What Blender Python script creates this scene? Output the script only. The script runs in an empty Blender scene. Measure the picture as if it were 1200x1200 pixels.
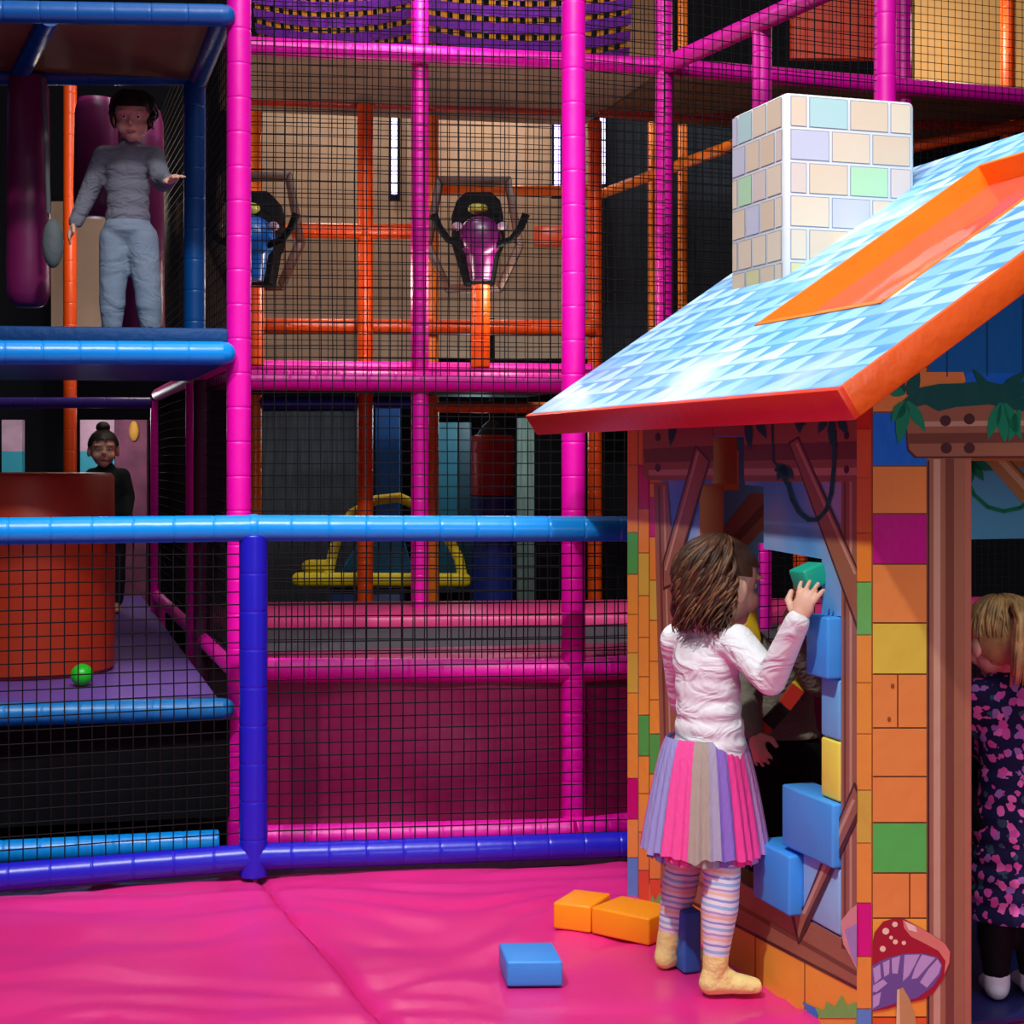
import bpy, bmesh, math, random
from math import sin, cos, pi, sqrt, radians, floor
from mathutils import Vector, Matrix, noise
from mathutils.geometry import tessellate_polygon
random.seed(7)
SC = bpy.context.scene
COL = SC.collection
F = 1873.0; HY = 540.0; CZ = 1.2
V = Vector
CAM = V((0, 0, CZ))
def P(px, py, Y):
    return V(((px-600)*Y/F, Y, CZ-(py-HY)*Y/F))
def RD(px, py):
    return V(((px-600)/F, 1.0, -(py-HY)/F))
def lerp(a, b, t): return a+(b-a)*t

# ------------------------------------------------------------------ materials
def lin(c):
    o = []
    for v in c[:3]:
        v = v/255.0
        o.append(v/12.92 if v <= .04045 else ((v+.055)/1.055)**2.4)
    return (o[0], o[1], o[2], 1)
_M = {}
def mat(name, rgb, rough=.45, spec=.5, bump=0, bscale=40, vary=0, vscale=6, emit=0, alpha=1, sub=0, stretch=None, trans=0):
    if name in _M: return _M[name]
    m = bpy.data.materials.new(name); m.use_nodes = True
    nt = m.node_tree; b = nt.nodes['Principled BSDF']
    b.inputs['Base Color'].default_value = lin(rgb)
    b.inputs['Roughness'].default_value = rough
    b.inputs['Specular IOR Level'].default_value = spec
    if emit:
        b.inputs['Emission Color'].default_value = lin(rgb); b.inputs['Emission Strength'].default_value = emit
    if alpha < 1: b.inputs['Alpha'].default_value = alpha
    if sub:
        b.inputs['Subsurface Weight'].default_value = sub; b.inputs['Subsurface Radius'].default_value = (.02, .008, .004)
    if bump or vary:
        tc = nt.nodes.new('ShaderNodeTexCoord'); mp = nt.nodes.new('ShaderNodeMapping')
        nt.links.new(tc.outputs['Object'], mp.inputs['Vector'])
        if stretch: mp.inputs['Scale'].default_value = stretch
    if bump:
        n = nt.nodes.new('ShaderNodeTexNoise'); n.inputs['Scale'].default_value = bscale; n.inputs['Detail'].default_value = 3
        nt.links.new(mp.outputs[0], n.inputs['Vector'])
        bp = nt.nodes.new('ShaderNodeBump'); bp.inputs['Strength'].default_value = bump; bp.inputs['Distance'].default_value = .02
        nt.links.new(n.outputs['Fac'], bp.inputs['Height']); nt.links.new(bp.outputs[0], b.inputs['Normal'])
    if vary:
        n2 = nt.nodes.new('ShaderNodeTexNoise'); n2.inputs['Scale'].default_value = vscale; n2.inputs['Detail'].default_value = 4
        nt.links.new(mp.outputs[0], n2.inputs['Vector'])
        hs = nt.nodes.new('ShaderNodeHueSaturation'); hs.inputs['Color'].default_value = lin(rgb)
        mr = nt.nodes.new('ShaderNodeMapRange'); mr.inputs[1].default_value = .3; mr.inputs[2].default_value = .7
        mr.inputs[3].default_value = 1-vary; mr.inputs[4].default_value = 1+vary
        nt.links.new(n2.outputs['Fac'], mr.inputs[0]); nt.links.new(mr.outputs[0], hs.inputs['Value'])
        nt.links.new(hs.outputs[0], b.inputs['Base Color'])
    _M[name] = m
    return m
class NG:
    def __init__(s, m): s.nt = m.node_tree; s.b = s.nt.nodes['Principled BSDF']
    def n(s, t, **k):
        x = s.nt.nodes.new(t)
        for a, v in k.items(): setattr(x, a, v)
        return x
    def l(s, a, b): s.nt.links.new(a, b)
    def m(s, op, a, b=None, c=None):
        x = s.n('ShaderNodeMath', operation=op)
        for i, v in enumerate((a, b, c)):
            if v is None: continue
            if isinstance(v, (int, float)): x.inputs[i].default_value = v
            else: s.l(v, x.inputs[i])
        return x.outputs[0]
    def mix(s, f, a, b):
        x = s.n('ShaderNodeMix', data_type='RGBA')
        for i, v in ((0, f), (6, a), (7, b)):
            if isinstance(v, (int, float)): x.inputs[i].default_value = v
            elif isinstance(v, tuple): x.inputs[i].default_value = v
            else: s.l(v, x.inputs[i])
        return x.outputs[2]
    def ramp(s, f, stops, const=True):
        x = s.n('ShaderNodeValToRGB'); cr = x.color_ramp
        if const: cr.interpolation = 'CONSTANT'
        while len(cr.elements) < len(stops): cr.elements.new(1)
        for e, (p, c) in zip(cr.elements, stops): e.position = p; e.color = lin(c)
        s.l(f, x.inputs[0]); return x.outputs[0]

def vinyl(name, rgb, rough=.34, bump=.08, bs=14): return mat(name, rgb, rough, .5, bump, bs)
MAG = vinyl('magenta_vinyl', (240, 0, 172), .42)
MAGD = vinyl('magenta_panel', (124, 6, 66), .4, .25, 6)
PADP = vinyl('pink_pad', (226, 60, 128), .38, .2, 9)
BLU = vinyl('sky_blue_vinyl', (0, 142, 232), .3)
NAVY = vinyl('royal_blue_vinyl', (32, 28, 190), .3)
DBLUE = vinyl('deep_blue_vinyl', (0, 84, 160), .4)
ORG = vinyl('orange_vinyl', (226, 76, 10), .34)
ORGL = vinyl('light_orange_vinyl', (250, 128, 24), .34)
BLACK = mat('black_net_cord', (14, 12, 16), .8, .2)
BLK = mat('black_vinyl', (7, 8, 12), .7, .12, .1, 8)
BEIGE = mat('beige_board', (146, 122, 102), .7, .3, 0, 1, .14, 3)
BROWNB = mat('brown_board', (122, 88, 58), .7, .3, 0, 1, .15, 3)
DKG = mat('dark_curtain', (38, 46, 54), .8, .2, 0, 1, .35, 9, stretch=(6, 1, .3))
DK = mat('dark_wall', (16, 17, 22), .9, .2)

# ------------------------------------------------------------------ mesh builder
def frame(d):
    d = d.normalized(); a = V((0, 0, 1)) if abs(d.z) < .9 else V((1, 0, 0))
    u = d.cross(a).normalized(); return u, d.cross(u).normalized(), d
class MB:
    def __init__(s): s.v = []; s.f = []; s.mi = []; s.mats = []; s.uv = {}
    def k(s, m):
        if m not in s.mats: s.mats.append(m)
        return s.mats.index(m)
    def add(s, vs, fs, m):
        o = len(s.v); s.v += [V(q) for q in vs]; i = s.k(m)
        for f in fs: s.f.append([a+o for a in f]); s.mi.append(i)
        return s
    def poly(s, pts, m, uv=None):
        if uv: s.uv[len(s.f)] = uv
        return s.add(pts, [list(range(len(pts)))], m)
    def hexa(s, c, m):  # 8 corners: bottom 4 ccw, top 4 ccw
        return s.add(c, [(3, 2, 1, 0), (4, 5, 6, 7), (0, 1, 5, 4), (1, 2, 6, 5), (2, 3, 7, 6), (3, 0, 4, 7)], m)
    def obox(s, o, ax, ay, az, m):
        c = [o, o+ax, o+ax+ay, o+ay]; return s.hexa(c+[q+az for q in c], m)
    def box(s, a, b, m):
        return s.obox(V(a), V((b[0]-a[0], 0, 0)), V((0, b[1]-a[1], 0)), V((0, 0, b[2]-a[2])), m)
    def loft(s, rings, m, cap=True):
        n = len(rings[0]); o = len(s.v); i = s.k(m)
        for r in rings: s.v += [V(q) for q in r]
        for a in range(len(rings)-1):
            for b in range(n):
                s.f.append([o+a*n+b, o+a*n+(b+1) % n, o+(a+1)*n+(b+1) % n, o+(a+1)*n+b]); s.mi.append(i)
        if cap:
            s.f.append([o+b for b in reversed(range(n))]); s.mi.append(i)
            s.f.append([o+(len(rings)-1)*n+b for b in range(n)]); s.mi.append(i)
        return s
    def lathe(s, p, d, prof, m, n=20):  # prof: (dist along d, radius)
        u, w, d = frame(V(d)); p = V(p)
        return s.loft([[p+d*t+(u*cos(2*pi*j/n)+w*sin(2*pi*j/n))*max(r, 1e-4) for j in range(n)] for t, r in prof], m)
    def path(s, pts, r, m, n=8, cap=True):
        rings = []; pts = [V(q) for q in pts]; up = None
        for i, q in enumerate(pts):
            d = (pts[min(i+1, len(pts)-1)]-pts[max(i-1, 0)]).normalized()
            if up is None: u, w, _ = frame(d)
            else:
                u = (up-d*up.dot(d)).normalized(); w = d.cross(u)
            up = u; rr = r[i] if isinstance(r, (list, tuple)) else r
            rings.append([q+(u*cos(2*pi*j/n)+w*sin(2*pi*j/n))*rr for j in range(n)])
        return s.loft(rings, m, cap)
    def ell(s, c, rx, m, ax=None, n=20, k=12):
        c = V(c); ax = ax or Matrix.Identity(3)
        rings = []
        for i in range(k+1):
            t = -pi/2+pi*i/k; cr = max(cos(t), .002)
            rings.append([c+ax @ V((rx[0]*cr*cos(2*pi*j/n), rx[1]*cr*sin(2*pi*j/n), rx[2]*sin(t))) for j in range(n)])
        return s.loft(rings, m)
    def build(s, name, parent=None, smooth=True, bevel=0, weld=False, ang=40, bseg=2):
        me = bpy.data.meshes.new(name); me.from_pydata([tuple(q) for q in s.v], [], s.f)
        for m in s.mats: me.materials.append(m)
        me.polygons.foreach_set('material_index', s.mi)
        if s.uv:
            ul = me.uv_layers.new(name='UVMap')
            for fi, uvs in s.uv.items():
                for li, q in zip(me.polygons[fi].loop_indices, uvs): ul.data[li].uv = q
        bm = bmesh.new(); bm.from_mesh(me)
        if weld: bmesh.ops.remove_doubles(bm, verts=bm.verts, dist=1e-5)
        if bevel:
            bmesh.ops.bevel(bm, geom=[e for e in bm.edges if len(e.link_faces) == 2 and e.calc_face_angle(0) > .5], offset=bevel, segments=bseg, affect='EDGES', profile=.5)
        if not s.uv: bmesh.ops.recalc_face_normals(bm, faces=bm.faces)
        bm.to_mesh(me); bm.free()
        if smooth: me.polygons.foreach_set('use_smooth', [True]*len(me.polygons))
        o = bpy.data.objects.new(name, me); COL.objects.link(o)
        if smooth and hasattr(me, 'set_sharp_from_angle'): me.set_sharp_from_angle(angle=radians(ang))
        if parent: o.parent = parent; o.matrix_parent_inverse = parent.matrix_world.inverted()
        return o
def tag(o, label=None, cat=None, group=None, kind=None):
    if label: o['label'] = label
    if cat: o['category'] = cat
    if group: o['group'] = group
    if kind: o['kind'] = kind
    return o
def empty(name, loc, label, cat, group=None):
    o = bpy.data.objects.new(name, None); o.location = loc; o.empty_display_size = .1; COL.objects.link(o)
    o.matrix_world = Matrix.Translation(V(loc)); tag(o, label, cat, group); return o
R0 = .0385
def padtube(p0, p1, m, r=R0, seg=.108, n=18, ball0=False, ball1=False):
    p0 = V(p0); p1 = V(p1); d = p1-p0; L = d.length; b = MB()
    k = max(1, round(L/seg)); pr = []
    if ball0: pr += [(-r, .002), (-r*.92, r*.4), (-r*.7, r*.72), (-r*.38, r*.93)]
    else: pr += [(0, .001)]
    for i in range(k):
        a = L*i/k; e = L*(i+1)/k; g = .005
        pr += [(a+.0006, r*.96), (a+.0028, r*.993), (a+.006, r), (a+.012, r), (e-.012, r), (e-.006, r), (e-.0028, r*.993), (e-.0006, r*.96)]
    if ball1: pr += [(L+r*.38, r*.93), (L+r*.7, r*.72), (L+r*.92, r*.4), (L+r, .002)]
    else: pr += [(L, .001)]
    return b.lathe(p0, d, pr, m, n)
def net(p00, p10, p11, p01, pitch=.037, r=.0021, m=BLACK, wob=.004, mb=None):
    mb = mb or MB(); p00, p10, p11, p01 = map(V, (p00, p10, p11, p01))
    W = max((p10-p00).length, (p11-p01).length); H = max((p01-p00).length, (p11-p10).length)
    nu = max(1, round(W/pitch)); nv = max(1, round(H/pitch)); nrm = (p10-p00).cross(p01-p00).normalized()
    ud = (p10-p00).normalized(); vd = (p01-p00).normalized()
    def pt(u, v):
        q = lerp(lerp(p00, p10, u), lerp(p01, p11, u), v)
        e = min(u, 1-u)*min(v, 1-v)*4
        w1 = noise.noise(V((u*W*2.3, v*H*2.3, 3.1)))*wob; w2 = noise.noise(V((u*W*2, v*H*2, 9.7)))*wob*1.5
        w3 = noise.noise(V((u*W*1.4, v*H*1.4, 21.)))*wob*4*e
        return q+ud*w1+vd*w2+nrm*w3
    K = 10
    for i in range(nu+1):
        mb.path([pt(i/nu, t/K) for t in range(K+1)], r, m, 4, False)
    for j in range(nv+1):
        mb.path([pt(t/K, j/nv) for t in range(K+1)], r, m, 4, False)
    return mb

# ------------------------------------------------------------------ setting
b = MB().box((-6, -1.5, -.08), (7, 10.2, -.04), mat('dark_carpet', (40, 12, 34), .9, .2, 0, 1, .2, 30))
tag(b.build('floor', smooth=False), kind='structure')
tag(MB().box((-6, 10.0, -.04), (7, 10.2, 5.2), DK).build('wall_back', smooth=False), kind='structure')
tag(MB().box((-6.2, -1.5, -.04), (-6, 10.2, 5.2), DK).build('wall_left', smooth=False), kind='structure')
tag(MB().box((7, -1.5, -.04), (7.2, 10.2, 5.2), DK).build('wall_right', smooth=False), kind='structure')

PINKMAT = mat('pink_mat_vinyl', (226, 44, 130), .3, .5, .12, 5, .06, 2)
def matslab(name, c, label):  # c: near-left, near-right, far-right, far-left on ground
    nl, nr, fr, fl = [V(q) for q in c]; nu, nv = 130, 110; vs = []; fs = []
    for j in range(nv+1):
        for i in range(nu+1):
            u = i/nu; v = j/nv; q = lerp(lerp(nl, nr, u), lerp(fl, fr, u), v)
            e = min(u, 1-u, v, 1-v)
            x, y = q.x, q.y
            wx = x+.35*noise.noise(V((x*1.5, y*1.5, 7))); wy = y+.35*noise.noise(V((x*1.5, y*1.5, 17)))
            n1 = abs(noise.noise(V((wx*1.6+wy*.9, wy*5.5-wx*.8, 1.3)))); n2 = abs(noise.noise(V((wx*3.0-wy, wy*8+wx*2, 5.3))))
            h = -.010*(1-min(1, n1*3.4))-.004*(1-min(1, n2*3.4))-.0015*(1+noise.noise(V((x*2.2, y*2.2, 4))))
            if e < .012: h -= .012*(1-e/.012)**2
            vs.append(V((q.x, q.y, h)))
    for j in range(nv):
        for i in range(nu):
            a = j*(nu+1)+i; fs.append((a, a+1, a+nu+2, a+nu+1))
    mb = MB(); mb.add(vs, fs, PINKMAT)
    rim = [i for i in range(nu+1)]+[(j+1)*(nu+1)-1 for j in range(1, nv+1)]+[nv*(nu+1)+i for i in reversed(range(nu))]+[j*(nu+1) for j in reversed(range(1, nv))]
    lo = [V((vs[i].x, vs[i].y, -.04)) for i in rim]; o = len(mb.v); mb.v += lo; n = len(rim)
    for k in range(n): mb.f.append([rim[k], o+k, o+(k+1) % n, rim[(k+1) % n]]); mb.mi.append(0)
    mb.f.append([o+k for k in range(n)]); mb.mi.append(0)
    return tag(mb.build(name, ang=70), label, 'floor mat', 'pink floor mats')
S0 = P(305, 1027, F*CZ/(1027-HY)); S1 = P(455, 1200, F*CZ/(1200-HY)); sd = (S1-S0).normalized()
sfar = S0-sd*.06; snear = S0+sd*3.4
g = V((.0012, .0006, 0))
BL0 = P(-60, 1046, F*CZ/(1046-HY)); BR1 = P(760, 1006, F*CZ/(1006-HY))
matslab('floor_mat', [V((-3.0, snear.y-.4, 0)), snear-g, sfar-g, V((-3.0, 4.15, 0))], 'pink vinyl floor mat left of the diagonal seam, below the blue barrier')
matslab('floor_mat', [snear+g, V((3.2, snear.y+.6, 0)), V((3.2, 5.25, 0)), sfar+g], 'pink vinyl floor mat under the playhouse, right of the diagonal seam')

# ------------------------------------------------------------------ barrier
YC = 4.62
bar = empty('barrier', P(296, 1020, YC), 'low blue padded barrier with netting standing on the pink mats', 'barrier')
cT = P(297, 619, YC); cB = P(297, 1004, YC)
lT = P(-40, 623, 4.43); lB = P(-40, 1031, 4.43)
rT = P(765, 620, 4.84); rB = P(765, 988, 4.84)
padtube(cT, lT, BLU).build('top_rail', bar); padtube(cT, rT, BLU).build('top_rail', bar)
MB().ell(cT, (.041,)*3, BLU).build('joint', bar)
padtube(cB, lB, NAVY).build('bottom_rail', bar); padtube(cB, rB, NAVY).build('bottom_rail', bar)
padtube(V((cB.x, cB.y, .0)), cT-V((0, 0, .02)), NAVY, .041).build('corner_post', bar)
padtube(V((rT.x, rT.y, 0)), rT, NAVY, .041).build('end_post', bar)
def inset(a, bb, d):
    v = (bb-a).normalized()*d; return a+v, bb-v
a0, a1 = lB, cB; b0, b1 = lT, cT
tag(net(a0, a1, b1, b0, .0375, .0019).build('net', bar), 'black net left of the corner post')
tag(net(cB, rB, rT, cT, .036, .0019).build('net', bar), 'black net right of the corner post')

# ------------------------------------------------------------------ pink climbing frame
ZF = -.04
cf = empty('climbing_frame', P(480, 965, 5.3), 'tall magenta padded pole climbing frame with black netting behind the barrier', 'climbing frame')
def vpost(px, Y, z0, z1, m, par, r=R0, name='post', seg=.108):
    x = (px-600)*Y/F; return padtube(V((x, Y, z0)), V((x, Y, z1)), m, r, seg).build(name, par)
YA, YB2, YD, YE, YFr, YG = 5.05, 6.9, 7.05, 5.6, 7.5, 6.36
vpost(280, YA, ZF, 3.1, MAG, cf); vpost(672, 5.12, ZF, 3.1, MAG, cf); vpost(1037, YE, ZF, 3.3, MAG, cf)
vpost(492, YB2, ZF, 3.6, MAG, cf); vpost(778, YD, ZF, 3.6, MAG, cf); vpost(1058, YFr, ZF, 3.6, MAG, cf)
vpost(893, YG, ZF, 2.93, MAG, cf)
vpost(228, 6.2, ZF, 1.5, MAG, cf, .034); vpost(185, 7.97, ZF, 1.5, MAG, cf, .036)
bt0 = P(262, 51, 6.68); bt1 = P(778, 78, YD); bt2 = P(1240, 102, 7.7)
bt0.z = bt1.z = bt2.z = 2.94
def beam(a, c, m=MAG, r=R0, par=cf, **k): return padtube(a, c, m, r, **k).build('beam', par)
beam(bt0, bt1); beam(bt1, bt2)
dE = V(((1037-600)*YE/F, YE, 2.94)); beam(bt1, dE)
m0 = P(245, 446, 6.7); m1 = P(700, 448, 7.0); m0.z = m1.z = 1.54; beam(m0, m1, r=.043)
m2 = m0+V((0, .5, .085)); m3 = m1+V((0, .5, .085)); beam(m2, m3, r=.03)
beam(P(283, 785, YA), P(672, 786, 5.12)); beam(P(672, 786, 5.12), V((1.3, 5.6, .54)))
beam(P(288, 982, 5.0), P(672, 973, 5.07)); beam(P(672, 973, 5.07), V((1.3, 5.55, .03)))
sb0 = V((P(280, 0, YA).x, YA, .53)); sb1 = V((P(185, 0, 7.97).x, 7.97, .53)); beam(sb0, sb1, MAG, .03)
sb2 = sb0+V((0, 0, 1.0)); sb3 = sb1+V((0, 0, 1.0)); beam(sb2, sb3, MAG, .03)
beam(V((P(672, 0, 5.12).x, 5.12, 3.06)), dE+V((0, 0, .12))); beam(V((P(280, 0, YA).x, YA, 3.06)), V((P(672, 0, 5.12).x, 5.12, 3.06)))
# decks of the frame
dk = MB(); dk.obox(bt0+V((0, .05, .0)), bt1-bt0, V((-.3, 1.2, 0)), V((0, 0, .05)), BEIGE)
dk.build('deck', cf, smooth=False)
dk = MB(); dk.obox(bt1+V((0.05, .05, 0)), bt2-bt1, V((-.3, 1.0, 0)), V((0, 0, .05)), BROWNB); dk.build('deck', cf, smooth=False)
dk = MB(); dk.obox(m0+V((0, .04, -.02)), m1-m0, V((-.3, 1.0, 0)), V((0, 0, .04)), BLK); dk.build('deck', cf, smooth=False)
# front panel
pn = MB(); nx = 40
pa = P(296, 0, 5.035); pb = P(672, 0, 5.10); pc = V((1.3, 5.57, 0))
def pan(u): return lerp(pa, pb, u/.44) if u < .44 else lerp(pb, pc, (u-.44)/.56)
vs = []; fs = []
for j in range(9):
    for i in range(nx+1):
        q = pan(i/nx); q.z = .035+.495*j/8; q.y += .012+.012*noise.noise(V((i*.35, j*.4, 2))); vs.append(q)
for j in range(8):
    for i in range(nx): a = j*(nx+1)+i; fs.append((a, a+1, a+nx+2, a+nx+1))
pn.add(vs, fs, MAGD); vs2 = [q+V((0, .02, 0)) for q in vs]; pn.add(vs2, [tuple(reversed(f)) for f in fs], MAGD)
pn.build('panel', cf)
# nets of the frame
def zz(v, z): return V((v.x, v.y, z))
A = V((P(280, 0, YA).x, YA, 0)); C = V((P(672, 0, 5.12).x, 5.12, 0)); E = V((P(1037, 0, YE).x, YE, 0))
net(zz(A, .56), zz(C, .56), zz(C, 3.05), zz(A, 3.05), .037, .0016).build('net', cf)
net(zz(C, .56), zz(E, .56), zz(E, 3.05), zz(C, 3.05), .037, .0016).build('net', cf)
r0, r1, r2 = zz(bt0, 0), zz(bt1, 0), zz(bt2, 0)
sh = V((0, -.045, 0))
net(zz(r0, 1.56)+sh, zz(r1, 1.56)+sh, zz(r1, 3.6)+sh, zz(r0, 3.6)+sh, .037, .0015).build('net', cf)
net(zz(r1, .1)+sh, zz(r2, .1)+sh, zz(r2, 3.6)+sh, zz(r1, 3.6)+sh, .037, .0015).build('net', cf)
net(zz(A, 1.6), zz(sb1, 1.6), zz(sb1, 2.9), zz(A, 2.9), .04, .0022).build('net', cf)
net(zz(A, .55), zz(sb1, .55), zz(sb1, 1.5), zz(A, 1.5), .04, .0022).build('net', cf)

# ------------------------------------------------------------------ blue play tower
pt_ = empty('play_tower', P(150, 980, 5.1), 'blue padded two level play platform at left of the magenta frame', 'play platform')
def tbeam(a, c, m, r=R0, **k): return padtube(a, c, m, r, **k).build('beam', pt_)
tbeam(P(-40, 13, 4.9), P(263, 18, 5.0), DBLUE, .034, ball1=True)
tbeam(P(-40, 413, 4.74), P(262, 414, 4.98), BLU, .037, ball1=True)
tbeam(P(-40, 838, 4.76), P(262, 831, 4.98), mat('mid_blue_vinyl', (0, 118, 190), .38, .5, .08, 14), .035, ball1=True)
tbeam(P(-40, 1001, 4.72), P(256, 986, 4.92), BLU, .036)
tbeam(P(-40, 89, 5.75), P(242, 89, 5.9), DBLUE, .034)
for px, px2 in ((58, 20), (262, 233)): tbeam(P(px, 19, 5.03), P(px2, 92, 5.85), DBLUE, .034)
vpost(228, 5.9, 1.6, 2.62, DBLUE, pt_, .04)
vpost(-60, 5.9, ZF, 2.62, DBLUE, pt_, .04); vpost(-60, 4.9, ZF, 2.62, DBLUE, pt_, .04)
vpost(236, 5.95, .0, 1.5, mat('dark_maroon_vinyl', (70, 16, 50), .5), pt_, .03)
fl = P(-60, 0, 5.0); fr = P(262, 0, 5.04)
MB().obox(V((fl.x, 4.98, 2.60)), V((fr.x-fl.x, .06, 0)), V((-.2, .9, 0)), V((0, 0, .03)), BROWNB).build('roof_board', pt_, smooth=False)
DECKB = mat('blue_deck_mat', (0, 62, 118), .6, .3, .2, 40)
MB().obox(V((fl.x, 4.90, 1.562)), V((fr.x-fl.x+.02, .12, 0)), V((-.3, 1.15, 0)), V((0, 0, .055)), DECKB).build('deck_mat', pt_, bevel=.012)
MB().obox(V((fl.x, 4.90, 1.50)), V((fr.x-fl.x, .12, 0)), V((-.3, 1.0, 0)), V((0, 0, .06)), DBLUE).build('deck', pt_, smooth=False)
PURP = mat('purple_deck', (104, 70, 150), .55, .4, .2, 30)
MB().obox(V((fl.x, 4.84, .40)), V((fr.x-fl.x, .16, 0)), V((-1.15, 3.9, 0)), V((0, 0, .05)), PURP).build('lower_deck', pt_, bevel=.01)
MB().obox(P(-40, 972, 4.84), V((fr.x-fl.x, .2, 0)), V((0, .03, 0)), V((0, 0, .33)), BLK).build('panel', pt_, smooth=False)
# dark boarding at back of the lower deck
bw = MB()
bw.obox(P(-80, 470, 8.9), V((.62, .05, 0)), V((0, .03, 0)), V((0, 0, .7)), BLK)

# ------------------------------------------------------------------ things in the tower
b = MB(); c = P(34, 0, 5.72); c.z = .452
b.lathe(c, (0, 0, 1), [(0, .001), (0, .285), (.012, .297), (.35, .3), (.69, .297), (.705, .285), (.708, .001)], vinyl('burnt_orange_vinyl', (184, 52, 16), .45, .15, 5), 48)
o = b.build('foam_drum'); tag(o, 'big orange foam drum standing on the lower purple deck', 'drum')
c = P(96, 0, 5.31); b = MB(); b.ell((c.x, 5.31, .452+.037), (.037,)*3, vinyl('green_ball', (30, 190, 30), .35), n=24, k=14)
tag(b.build('play_ball'), 'small bright green ball in front of the orange drum', 'ball')
MARO = vinyl('maroon_vinyl', (120, 26, 84), .35)
def roller(x, y, z0, z1, r, label):
    b = MB(); h = z1-z0
    b.lathe((x, y, z0), (0, 0, 1), [(0, .001), (.0, r*.55), (.015, r*.82), (.05, r*.98), (.1, r), (h-.05, r*.94), (h, r*.8), (h, .001)], MARO, 28)
    return tag(b.build('hanging_roller'), label, 'roller', 'maroon rollers hanging in the play tower')
q = P(33, 360, 5.75); roller(q.x, 5.75, q.z, 2.58, .078, 'maroon padded roller hanging at far left of the upper platform')
q = P(103, 210, 5.98); roller(q.x, 6.1, 2.13, 2.58, .085, 'short maroon padded roller hanging behind the standing child')
q = P(166, 360, 6.3); roller(q.x, 6.3, 1.63, 2.58, .09, 'long maroon padded roller behind the legs of the standing child')
ro = MB(); q0 = P(50, 92, 5.45); q1 = P(57, 250, 5.45); ro.path([q0, lerp(q0, q1, .5)+V((.003, 0, 0)), q1], .008, mat('grey_rope', (88, 92, 92), .8), 10)
ro.ell(P(62, 285, 5.45), (.036, .03, .085), mat('grey_pad', (96, 104, 104), .7, .3, .3, 20))
tag(ro.build('hanging_rope'), 'grey rope with a padded end hanging in the upper platform', 'rope')

# ------------------------------------------------------------------ trampoline
tr = empty('trampoline', P(520, 770, 6.2), 'raised trampoline with pink edge pads and a dark bed', 'trampoline')
tx0 = P(285, 0, 5.3).x
def pad(name, pts, h, m): # pts 4 ground-plane corners
    b = MB(); lo = [V((p[0], p[1], .50)) for p in pts]; hi = [V((p[0], p[1], .50+h)) for p in pts]
    b.hexa(lo+hi, m); return b.build(name, tr, bevel=.02)
pad('edge_pad', [(-1.25, 6.4), (2.6, 6.75), (2.4, 7.45), (-1.5, 7.1)], .07, PADP)
pad('edge_pad', [(-.84, 5.16), (1.25, 5.68), (1.3, 5.98), (-.9, 5.5)], .045, vinyl('shaded_pink_pad', (150, 22, 84), .4, .2, 9))  # near pad: same pink, darkened in its colour to stand for shade
pad('bed', [(-.95, 5.5), (2.4, 5.98), (2.5, 6.74), (-1.2, 6.4)], .03, mat('trampoline_bed', (70, 66, 74), .8))
lg = MB()
for x, y in ((-.7, 5.6), (2.2, 6.3), (-1.1, 6.9), (2.3, 7.1)):
    MB().box((x-.03, y-.03, ZF), (x+.03, y+.03, .5), BLK).build('leg', tr)
# ------------------------------------------------------------------ woven bridges
def woven(name, x0, x1, Y0, Y1, yb, ym, label):
    pv = mat('purple_webbing', (122, 44, 168), .6, .3, .3, 60); yv = mat('yellow_webbing', (226, 150, 40), .6, .3, .3, 60)
    p = MB(); yl = MB(); rows = 8; cols = 17
    def S(u, v):  # u along, v up the side sheet
        px = lerp(x0, x1, u); Y = lerp(Y0, Y1, u); sag = 4*u*(1-u)
        y = lerp(ym, yb, v)+sag*lerp(16, 6, v)
        q = P(px, y, Y); q.y += .35*(1-v)**2; return q
    K = 18
    def strip(f0, f1, m, mb, off):
        vs = []
        for i in range(K+1):
            a, c2 = f0(i/K), f1(i/K); o2 = V((0, off, 0)); vs += [a+o2, c2+o2, c2+o2+V((0, .006, 0)), a+o2+V((0, .006, 0))]
        fs = []
        for i in range(K):
            for j in range(4): fs.append((i*4+j, i*4+(j+1) % 4, i*4+4+(j+1) % 4, i*4+4+j))
        fs += [(3, 2, 1, 0), (K*4, K*4+1, K*4+2, K*4+3)]
        mb.add(vs, fs, m)
    for r in range(rows):
        v0 = r/rows; v1 = v0+.62/rows
        strip(lambda t: S(t, v0)+V((0, .008*sin(t*cols*pi+r*pi), 0)), lambda t: S(t, v1)+V((0, .008*sin(t*cols*pi+r*pi), 0)), pv, p, 0)
    for cc in range(cols):
        u0 = (cc+.2)/cols; u1 = u0+.55/cols
        strip(lambda t: S(u0, t), lambda t: S(u1, t), yv, yl, .014)
    o = p.build(name, smooth=False); tag(o, label, 'webbing bridge', 'woven webbing bridges')
    yl.build('cross_straps', o, smooth=False)
woven('webbing_bridge', 292, 482, 7.25, 7.35, -60, 52, 'purple and yellow woven webbing bridge at top, left of the thin magenta post')
woven('webbing_bridge', 498, 742, 7.4, 7.5, -60, 66, 'purple and yellow woven webbing bridge at top, right of the thin magenta post')

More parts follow.
